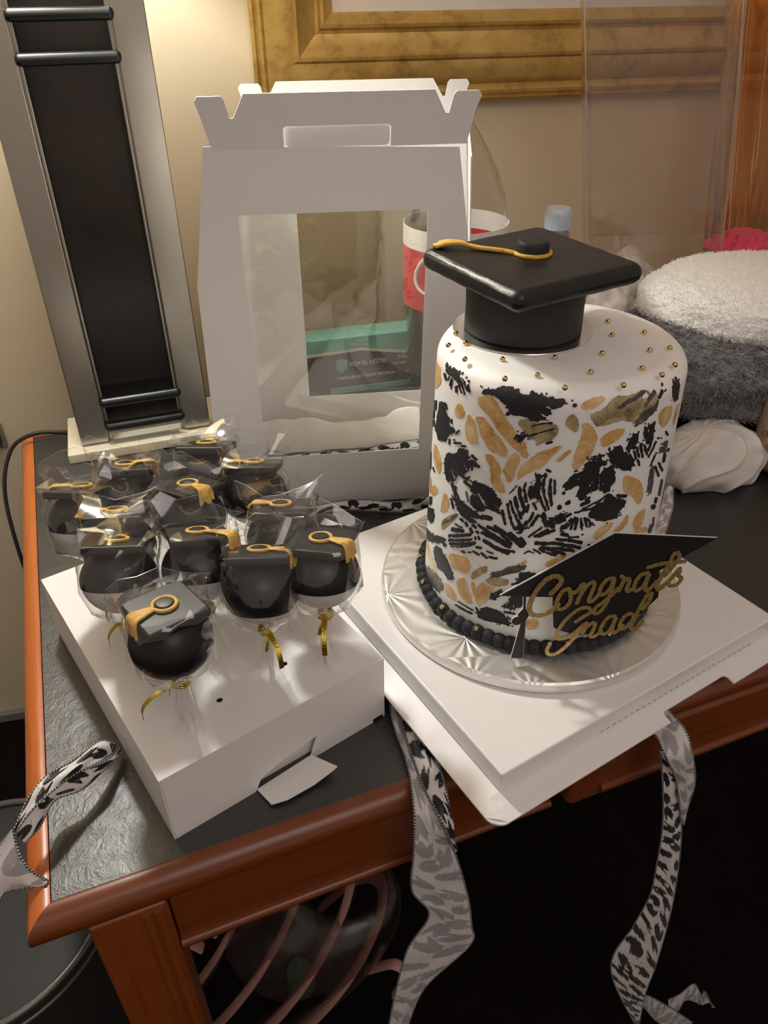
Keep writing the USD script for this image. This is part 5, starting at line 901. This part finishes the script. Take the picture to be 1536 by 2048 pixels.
wb.part('neck_ring', lathe([(0.0150, 0.238), (0.0185, 0.238), (0.0185, 0.241), (0.0150, 0.241)], 48), 'water_bottle_plastic', 40)
wb.part('cap', cat(lathe([(0, 0.2462), (0.0172, 0.2462), (0.0172, 0.270), (0.0155, 0.2735), (0, 0.2735)], 48), *[rbox(0.0012, 0.0014, 0.019, 0.0004, (0.0174 * math.cos(a), 0.0174 * math.sin(a), 0.258), 4) for a in np.arange(0, 2 * PI, PI / 18)]), 'cap_blue_white', 40)
RY = math.radians(15)
rh = Thing('notebook_box', 'dark charcoal box with teal bands reading ROYAL HOTEL behind the window box', 'box', (-0.215, 1.034, 0.75), RY)
RL, RD, RH = 0.282, 0.045, 0.098
rh.part('body', rbox(RL, RD, 0.0855, 0.0012, (RL / 2, RD / 2, 0.0428)), 'box_charcoal')
edge = Polygon([(0, 0.0745), (0.190, 0.0800), (RL, 0.0640), (RL, RH), (0, RH)])
ue = lambda p, n0, th: frame3(extrude(p, th), (0, n0, 0), V(1, 0, 0), V(0, 0, 1), V(0, -1, 0))
rh.part('teal_lid', cat(ue(edge, 0.0, 0.0010), rbox(RL, RD + 0.001, 0.012, 0.0008, (RL / 2, RD / 2, 0.0918))), 'box_teal')
rh.part('cream_line', ue(Polygon([(0, 0.0700), (0.190, 0.0758), (RL, 0.0598), (RL, 0.0640), (0.190, 0.0800), (0, 0.0745)]), 0.0, 0.0013), 'box_cream')
rh.part('teal_strip', ue(sbox(0.140, 0.010, 0.262, 0.0185), 0.0, 0.0012), 'box_teal')
rh.part('crest', ue(Polygon([(0.150, 0.064), (0.154, 0.062), (0.159, 0.066), (0.164, 0.062), (0.168, 0.064), (0.167, 0.050), (0.159, 0.043), (0.151, 0.050)]), 0.0, 0.0012), 'box_teal')
def words(s, h, x, z):
    m = meshkit.text_mesh(s, h, 0.0004, True); return frame3(m, (x, -0.0002, z), V(1, 0, 0), V(0, 0, 1), V(0, -1, 0))
rh.part('lettering', cat(words('ROYAL HOTEL', 0.0064, 0.171, 0.0525), words('PREMIUM NOTEBOOK RECORDS', 0.0042, 0.152, 0.0320), words('50x', 0.006, 0.246, 0.056), words('NOTEBOOK', 0.0036, 0.240, 0.0465)), 'box_cream', False)

# ================================================================== clear plastic cover standing on the cloths, pink rosette
cc = Thing('clear_plastic_cover', 'tall clear plastic cake cover standing behind the cloths at the right', 'plastic cover', (0.41, 1.13, 0.955), math.radians(4))
def sheet_fn(p0, p1, h, amp, seed, curl=0.0, thick=0.0006):
    p0, p1 = V(*p0), V(*p1)
    def fn(U, W):
        x = p0[0] + (p1[0] - p0[0]) * U; y = p0[1] + (p1[1] - p0[1]) * U; z = h * W
        w = amp * (meshkit.fbm(np.stack([U * 5, W * 1.2, 0 * U + seed], -1), 2, seed) - 0.5) + curl * np.sin(PI * U) * (1 - 0.5 * W)
        nx, ny = -(p1[1] - p0[1]), (p1[0] - p0[0]); L = math.hypot(nx, ny)
        return np.stack([x + nx / L * w - 0.165 * z, y + ny / L * w, z], -1)
    return grid(fn, 50, 40)
cc.part('front_sheet', sheet_fn((-0.115, -0.02), (0.085, -0.01), 0.42, 0.010, 3, -0.012), 'clear_plastic', 60)
cc.part('left_sheet', sheet_fn((-0.115, -0.02), (-0.075, 0.09), 0.42, 0.012, 8, 0.01), 'clear_plastic', 60)
cc.part('right_sheet', sheet_fn((0.085, -0.01), (0.125, 0.09), 0.42, 0.020, 5, 0.014), 'clear_plastic', 60)
cc.part('rear_sheet', sheet_fn((-0.075, 0.09), (0.125, 0.09), 0.42, 0.008, 6, 0.0), 'clear_plastic', 60)
cc.part('edge', cat(tube(smooth_path([(-0.115, -0.02, 0), (-0.150, -0.024, 0.21), (-0.184, -0.02, 0.42)], 12), 0.0011, 6), tube(smooth_path([(0.085, -0.01, 0), (0.052, -0.014, 0.21), (0.016, -0.01, 0.42)], 12), 0.0014, 6)), 'cellophane_edge', 60)
cc.part('rim', tube([(-0.115, -0.02, 0), (0.085, -0.01, 0), (0.125, 0.09, 0), (-0.075, 0.09, 0), (-0.115, -0.02, 0)], 0.0012, 6), 'clear_plastic', 60)
cf = Thing('copper_reflection_sheet', 'added coppery sheet imitating orange reflections in the clear plastic behind the white towel', 'cellophane', (0.600, 1.262, 0.7508), math.radians(8))  # added sheet, its copper colour imitates reflections in the clear plastic
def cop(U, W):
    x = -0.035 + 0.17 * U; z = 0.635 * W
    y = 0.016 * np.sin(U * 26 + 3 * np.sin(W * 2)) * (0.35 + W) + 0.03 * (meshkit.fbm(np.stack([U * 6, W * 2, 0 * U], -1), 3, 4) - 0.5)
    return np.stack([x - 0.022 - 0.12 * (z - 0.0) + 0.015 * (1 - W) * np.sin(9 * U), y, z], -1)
mat('copper_reflection', {'t': ('transparent_bsdf', {'color': (0.86, 0.62, 0.45)}), 'g': ('glossy_bsdf', {'color': (1.0, 0.66, 0.40), 'roughness': 0.10}), 'd': ('translucent_bsdf', {'color': (0.7, 0.45, 0.28)}),
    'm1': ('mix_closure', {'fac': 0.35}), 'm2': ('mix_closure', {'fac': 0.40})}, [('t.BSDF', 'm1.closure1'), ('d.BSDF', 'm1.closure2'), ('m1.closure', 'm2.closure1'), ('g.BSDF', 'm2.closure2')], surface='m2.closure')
cf.part('sheet', grid(cop, 90, 40), 'copper_reflection', 60)
ro = Thing('pink_rosette', 'bright pink scalloped rosette lying on the white towel at the right edge', 'rosette', (0.545, 1.165, 0.945))
a = np.linspace(0, 2 * PI, 97)[:-1]
for k in range(3):
    R_ = 0.052 - 0.013 * k; pts = np.stack([R_ * (1 + 0.10 * np.cos(9 * a + k)) * np.cos(a), R_ * (1 + 0.10 * np.cos(9 * a + k)) * np.sin(a)], 1)
    m = extrude(Polygon(pts), 0.009); m.apply_translation((0, 0, 0.0085 * k)); ro.part('petal_layer', m, 'rosette_pink', 30)

# ================================================================== cloths piled on the right of the desk
def lump(c, rad, rz=0.0, amp=0.25, fr=9.0, seed=0, floor=None, sub=5, folds=0.0, squash=1.0):
    m = trimesh.creation.icosphere(sub, 1.0); d = m.vertices.copy()
    n = meshkit.fbm(d * fr / 4 + seed * 7.3, 4, seed) - 0.5
    r = 1 + amp * n * 2
    if folds: r = r + folds * np.sin(7 * d[:, 0] + 5 * d[:, 2] + 6 * (meshkit.noise(d * 1.6 + seed, seed) - 0.5) * 2)
    sgn = np.sign(d) * np.abs(d) ** squash
    v = sgn * r[:, None] * V(*rad); c_, s_ = math.cos(rz), math.sin(rz)
    v = np.stack([c_ * v[:, 0] - s_ * v[:, 1], s_ * v[:, 0] + c_ * v[:, 1], v[:, 2]], 1) + V(*c)
    if floor is not None: v[:, 2] = np.maximum(v[:, 2], floor + 0.0005 + 0.002 * (meshkit.noise(v * 60, 1)))
    return trimesh.Trimesh(v, m.faces, process=False)
single('black_mass', lump((0.47, 1.04, 0.780), (0.15, 0.10, 0.034), 0.3, 0.14, 8, 3, 0.7505), 'mass_black', 'soft black mass lying on the desk under the grey fleece', 'bag', 60)  # black filler mass under the grey fleece
single('satin_cloth', lump((0.350, 1.12, 0.850), (0.078, 0.060, 0.108), 0.3, 0.18, 7, 12, 0.7508, folds=0.05), 'satin_beige', 'beige satin cloth heaped behind the graduation cap', 'cloth', 60)
def pile(path, mesh, n, length, width, look, seed, tangle=0.7):
    """short curled fibres standing on the cloth, as curves"""
    rng = np.random.default_rng(seed); fa = mesh.area_faces; fi = rng.choice(len(fa), n, p=fa / fa.sum()); a, b = rng.random((2, n)); o = a + b > 1; a[o], b[o] = 1 - a[o], 1 - b[o]
    T = mesh.vertices[mesh.faces[fi]]; P = T[:, 0] + (T[:, 1] - T[:, 0]) * a[:, None] + (T[:, 2] - T[:, 0]) * b[:, None]; N = mesh.face_normals[fi]
    D = N + rng.normal(0, tangle, (n, 3)); D /= np.linalg.norm(D, axis=1, keepdims=True); E_ = N * 0.3 + rng.normal(0, tangle, (n, 3)); L = length * rng.uniform(0.5, 1.2, (n, 1))
    pts = np.stack([P - N * 0.001, P + D * L * 0.35, P + D * L * 0.7 + E_ * L * 0.15, P + D * L * 0.8 + E_ * L * 0.4], 1).reshape(-1, 3)
    p = path_for('pile', path); c = UsdGeom.BasisCurves.Define(stage, p); c.CreateTypeAttr('cubic'); c.CreateBasisAttr('bspline'); c.CreateWrapAttr('pinned')
    c.CreatePointsAttr(Vt.Vec3fArray.FromNumpy(pts.astype(np.float32))); c.CreateCurveVertexCountsAttr(Vt.IntArray.FromNumpy(np.full(n, 4, np.int32)))
    c.CreateWidthsAttr(Vt.FloatArray([width])); c.SetWidthsInterpolation('constant')
    UsdShade.MaterialBindingAPI.Apply(c.GetPrim()).Bind(LOOK[look]); props(c.GetPrim(), kind='stuff')
def fuzzy(m, a, fr): m.vertices += m.vertex_normals * ((meshkit.fbm(m.vertices * fr, 3, 9) - 0.5) * a)[:, None]; return m
gf = Thing('grey_fleece', 'grey fleece blanket bunched up right of the cake', 'blanket', (0.465, 0.985, 0.79)); gm = fuzzy(lump((0, 0, 0.065), (0.165, 0.125, 0.078), 0.25, 0.16, 8, 21, 0.022, 6), 0.010, 120)
gf.part('cloth', gm, 'fleece_grey', 60); pile(gf.path, gm, 26000, 0.007, 0.0008, 'fleece_grey', 4, 0.9)
wt = Thing('white_towel', 'fluffy white towel folded on top of the grey fleece', 'towel', (0.500, 1.00, 0.876)); wm = fuzzy(lump((0, 0, 0.050), (0.148, 0.115, 0.052), 0.05, 0.10, 5, 33, 0.020, 6, squash=0.86), 0.003, 150)
wt.part('cloth', wm, 'towel_white', 60); pile(wt.path, wm, 26000, 0.0035, 0.0006, 'towel_white', 5, 0.7)
def bundle(c, rad, rz, seed, nf=5, swirl=1.8, amp=0.10):
    m = trimesh.creation.icosphere(6, 1.0); d = m.vertices; th = np.arctan2(d[:, 1], d[:, 0] * 0.8 + 0.25); ph_ = np.arccos(np.clip(d[:, 2], -1, 1))
    w = meshkit.fbm(d * 1.4 + seed, 2, seed) - 0.5
    f = np.sin(nf * th + swirl * ph_ * 2 + 5 * w); r = 1 + amp * (1 - np.abs(f)) ** 1.5 * np.sin(ph_) + 0.35 * w
    v = d * r[:, None] * V(*rad); c_, s_ = math.cos(rz), math.sin(rz)
    v = np.stack([c_ * v[:, 0] - s_ * v[:, 1], s_ * v[:, 0] + c_ * v[:, 1], v[:, 2]], 1) + V(*c); v[:, 2] = np.maximum(v[:, 2], 0.7508)
    return trimesh.Trimesh(v, m.faces, process=False)
single('white_cotton_cloth', bundle((0.418, 0.842, 0.775), (0.072, 0.052, 0.047), 0.35, 41), 'cotton_white', 'scrunched white cotton cloth on the desk below the grey fleece', 'cloth', 60)
pu = Thing('patterned_pouch', 'beige patterned pouch cut off by the right picture edge', 'pouch', (0.545, 0.842, 0.7505), math.radians(-28))
pm = lump((0, 0, 0.068), (0.070, 0.036, 0.067), 0, 0.05, 6, 51, 0.0, 5, squash=0.75); pu.part('body', pm, 'pouch_beige', 60)
pu.part('base_trim', lump((0, 0, 0.012), (0.0685, 0.0385, 0.0120), 0, 0.03, 6, 52, 0.0, 4, squash=0.75), 'pouch_brown', 60)
gl = []
for r_ in range(6):
    for c_ in range(7):
        for o in (-0.0032, 0.0032):
            x, z = -0.054 + 0.018 * c_ + (0.009 if r_ % 2 else 0), 0.026 + 0.016 * r_
            P = [V(x + o + 0.0034 * math.cos(t), 0, z + 0.0042 * math.sin(t)) for t in np.linspace(0, 2 * PI, 13)]
            k = (abs(x) / 0.070) ** (2 / 0.75) + (abs(z - 0.068) / 0.067) ** (2 / 0.75)
            if k > 0.80: continue
            yy = -0.036 * (1 - min(k, 0.97)) ** (0.75 / 2) - 0.0012
            gl.append(tube([p + V(0, yy, 0) for p in P], 0.0006, 5))
pu.part('monogram_print', cat(*gl), 'pouch_brown', 60, kind='stuff')

# ================================================================== under and beside the desk
tg = Thing('clear_tote_bag', 'clear vinyl bag with dusty pink trim bands under the desk', 'bag', (-0.135, 0.580, 0.0005), math.radians(-8))
def dome(U, W, rx=0.135, ry=0.11, h=0.262):
    a = 2 * PI * U; t = W * PI / 2
    return np.stack([rx * np.cos(a) * np.cos(t) ** 0.5 + 0.55 * (h * np.sin(t) ** 0.8 - 0.13), ry * np.sin(a) * np.cos(t) ** 0.5, h * np.sin(t) ** 0.8], -1)
v, f = grid(dome, 49, 20); v += 0.006 * (meshkit.fbm(v * 25, 3, 2)[:, None] - 0.5); tg.part('vinyl_body', (v, f), 'vinyl', 60)
for x in (-0.105, -0.050, 0.012, 0.075):
    k = 1 - (x / 0.135) ** 2; P = [V(x + 0.55 * (0.262 * k ** 0.4 * math.sin(t) ** 0.8 - 0.13), -0.114 * math.sqrt(k) * math.cos(t), 0.265 * k ** 0.4 * math.sin(t) ** 0.8 + 0.002) for t in np.linspace(0.02, PI - 0.02, 26)]
    tg.part('trim_band', tube(P, 0.0105, 8, 0.45), 'pink_trim', 60)
tg.part('handle', tube(smooth_path([(-0.128, -0.05, 0.14), (-0.165, -0.055, 0.19), (-0.160, -0.05, 0.245), (-0.12, -0.045, 0.235), (-0.10, -0.05, 0.19)], 8), 0.009, 10, 0.5), 'pink_trim', 60)
tg.part('side_strap', tube(smooth_path([(0.11, -0.04, 0.12), (0.15, -0.05, 0.17), (0.165, -0.05, 0.14), (0.15, -0.05, 0.08)], 8), 0.008, 10, 0.5), 'pink_trim', 60)
tg.part('contents', cat(lump((-0.02, -0.01, 0.075), (0.09, 0.06, 0.07), 0, 0.2, 8, 61, 0.004, 4), lump((0.05, 0.0, 0.06), (0.05, 0.05, 0.055), 0, 0.2, 8, 62, 0.004, 4)), 'tote_contents', 60)
tg.part('green_contents', lump((0.015, -0.055, 0.10), (0.022, 0.016, 0.055), 0.3, 0.15, 8, 63, 0.004, 4), 'green_item', 60)
bn = Thing('waste_bin', 'round black bin with a grey metal rim left of the desk leg', 'bin', (-0.470, 0.470, 0.0005))
bn.part('body', lathe([(0, 0), (0.115, 0), (0.140, 0.39), (0.139, 0.40), (0, 0.40)], 64), 'bin_black', 40)
bn.part('rim', cat(frame3(trimesh.creation.torus(0.1400, 0.0045, 96, 10), (0, 0, 0.402), V(1, 0, 0), V(0, 1, 0), V(0, 0, 1)), frame3(trimesh.creation.torus(0.1410, 0.003, 96, 8), (0, 0, 0.382), V(1, 0, 0), V(0, 1, 0), V(0, 0, 1))), 'bin_rim', 60)
bn.part('lid', lathe([(0, 0.403), (0.10, 0.4035), (0.134, 0.4005), (0.134, 0.3995), (0, 0.3995)], 64), 'bin_black', 40)

# ================================================================== printed ribbons
def ribbon_print(s, t, seed, reverse):
    """white ribbon with black caps, small gold flecks and stars; s along (m), t across (m)"""
    rng = np.random.default_rng(seed); L = s.max(); col = np.empty(s.shape + (3,)); base = V(0.88, 0.86, 0.86) if not reverse else V(0.80, 0.77, 0.79)
    ink, gold = (V(0.010, 0.012, 0.015), V(0.55, 0.40, 0.12)) if not reverse else (V(0.40, 0.40, 0.415), V(0.62, 0.60, 0.60))
    col[:] = base
    w = 0.034; n = int(L / 0.027) + 2
    for i in range(n):
        for j in range(2):
            a = rng.uniform(0, 2 * PI); cs, cn = math.cos(a), math.sin(a); k = rng.uniform(0.0090, 0.0115)
            x, y = (i + 0.5 * j) * 0.027 + rng.normal(0, 0.0022), w * (0.25 + 0.5 * j) + rng.normal(0, 0.0025)
            p = ((s - x) * cs + (t - y) * cn) / k; q = (-(s - x) * cn + (t - y) * cs) / k
            crown = 0.45 + 0.75 * np.abs(((q / 0.62 + 1) * 0.75) % 1 - 0.5) * 2
            ins = np.where(p < 0, (p / 1.0) ** 2 + (q / 0.64) ** 2 < 1, (np.abs(q) < 0.64 + 0.1 * p) & (p < crown)); col[ins] = ink
    for i in range(int(L / 0.006) + 3):
        a = rng.uniform(0, PI); cs, cn = math.cos(a), math.sin(a); x, y = rng.uniform(0, L), rng.uniform(0.003, w - 0.003)
        p = (s - x) * cs + (t - y) * cn; q = -(s - x) * cn + (t - y) * cs
        col[(np.abs(p) < 0.0019) & (np.abs(q) < 0.00045)] = gold
    return col
def ribbon(name, keys, label, edges=(1, 1), wave=0.0):
    """one ribbon of several overlapping runs; each run is (key, reverse side shown)"""
    t = Thing(name, label, 'ribbon', V(*RIBBONS[keys[0][0]][0][0]) * 1e-4)
    for kk, (key, rev) in enumerate(keys):
        R2 = np.array(RIBBONS[key], float) * 1e-4; A, B = smooth_path(R2[:, 0], 30), smooth_path(R2[:, 1], 30)
        n, m = len(A), 44; W = np.linspace(0, 1, m)
        P = A[:, None] * (1 - W)[None, :, None] + B[:, None] * W[None, :, None]
        ctr = (A + B) / 2; s1 = np.concatenate([[0], np.cumsum(np.linalg.norm(np.diff(ctr, axis=0), axis=1))])
        T = np.gradient(ctr, axis=0); Nn = np.cross(T, B - A); Nn /= np.maximum(np.linalg.norm(Nn, axis=1, keepdims=True), 1e-9)
        bow = (np.sin(PI * W)[None, :] * 0.0025 + 0.0012 * np.sin(s1 * 110)[:, None] * np.sin(2 * PI * W)[None, :])
        P = P + Nn[:, None] * bow[..., None]
        S, TT_ = np.meshgrid(s1, W * 0.034, indexing='ij'); col = ribbon_print(S, TT_, abs(hash_(key)), rev)
        i = np.arange(n * m).reshape(n, m); q = np.stack([i[:-1, :-1], i[1:, :-1], i[1:, 1:], i[:-1, 1:]], -1).reshape(-1, 4)
        f = np.vstack([q[:, [0, 1, 2]], q[:, [0, 2, 3]]])
        rp = colored(t.path, 'printed_face' if not rev else 'reverse_face', t.local(P.reshape(-1, 3)), f, col.reshape(-1, 3), 'ribbon_print')
        for e, C in enumerate((A, B)):
            L = np.concatenate([[0], np.cumsum(np.linalg.norm(np.diff(C, axis=0), axis=1))]); k = max(6, int(L[-1] / 0.00055))
            if L[-1] < 0.006: continue
            C2 = np.stack([np.interp(np.linspace(0, L[-1], k), L, C[:, d]) for d in range(3)], 1); seg = 7
            m_ = tube(C2, 0.00085, seg); st = ((np.arange(k)[:, None] * 0.00055 / 0.0024 + np.arange(seg)[None] / seg) % 1 < 0.66)
            c_ = np.where(st[..., None], V(0.010, 0.010, 0.012), V(0.62, 0.60, 0.60)).reshape(-1, 3); c_ = np.vstack([c_, c_[:1], c_[-1:]])
            colored(rp, 'edge_cord', t.local(m_.vertices), m_.faces, c_, 'ribbon_cord')
    return t
def hash_(s): return sum((i + 1) * ord(c) for i, c in enumerate(s))
ribbon('printed_ribbon', [('c_rev', True), ('c_face', False)], 'printed ribbon hanging from under the cake box between the two white boxes')
ribbon('printed_ribbon', [('r_rev', True), ('r_face', False), ('r_curl', True), ('r_curl2', True), ('r_curl3', True)], 'printed ribbon hanging at the right from under the cake box with a curled end')
ribbon('printed_ribbon', [('l_back', False), ('l_face', False), ('l_tail', True)], 'printed ribbon looping from the cake pop box over the left desk edge')
ribbon('printed_ribbon', [('b_foot', False)], 'printed ribbon lying along the foot of the tall window box')
ribbon('printed_ribbon', [('in_foot', False)], 'printed ribbon seen through the window at the bottom inside the tall box')
ribbon('printed_ribbon', [('k_side', True)], 'short run of grey-printed ribbon beside the right rear of the cake')
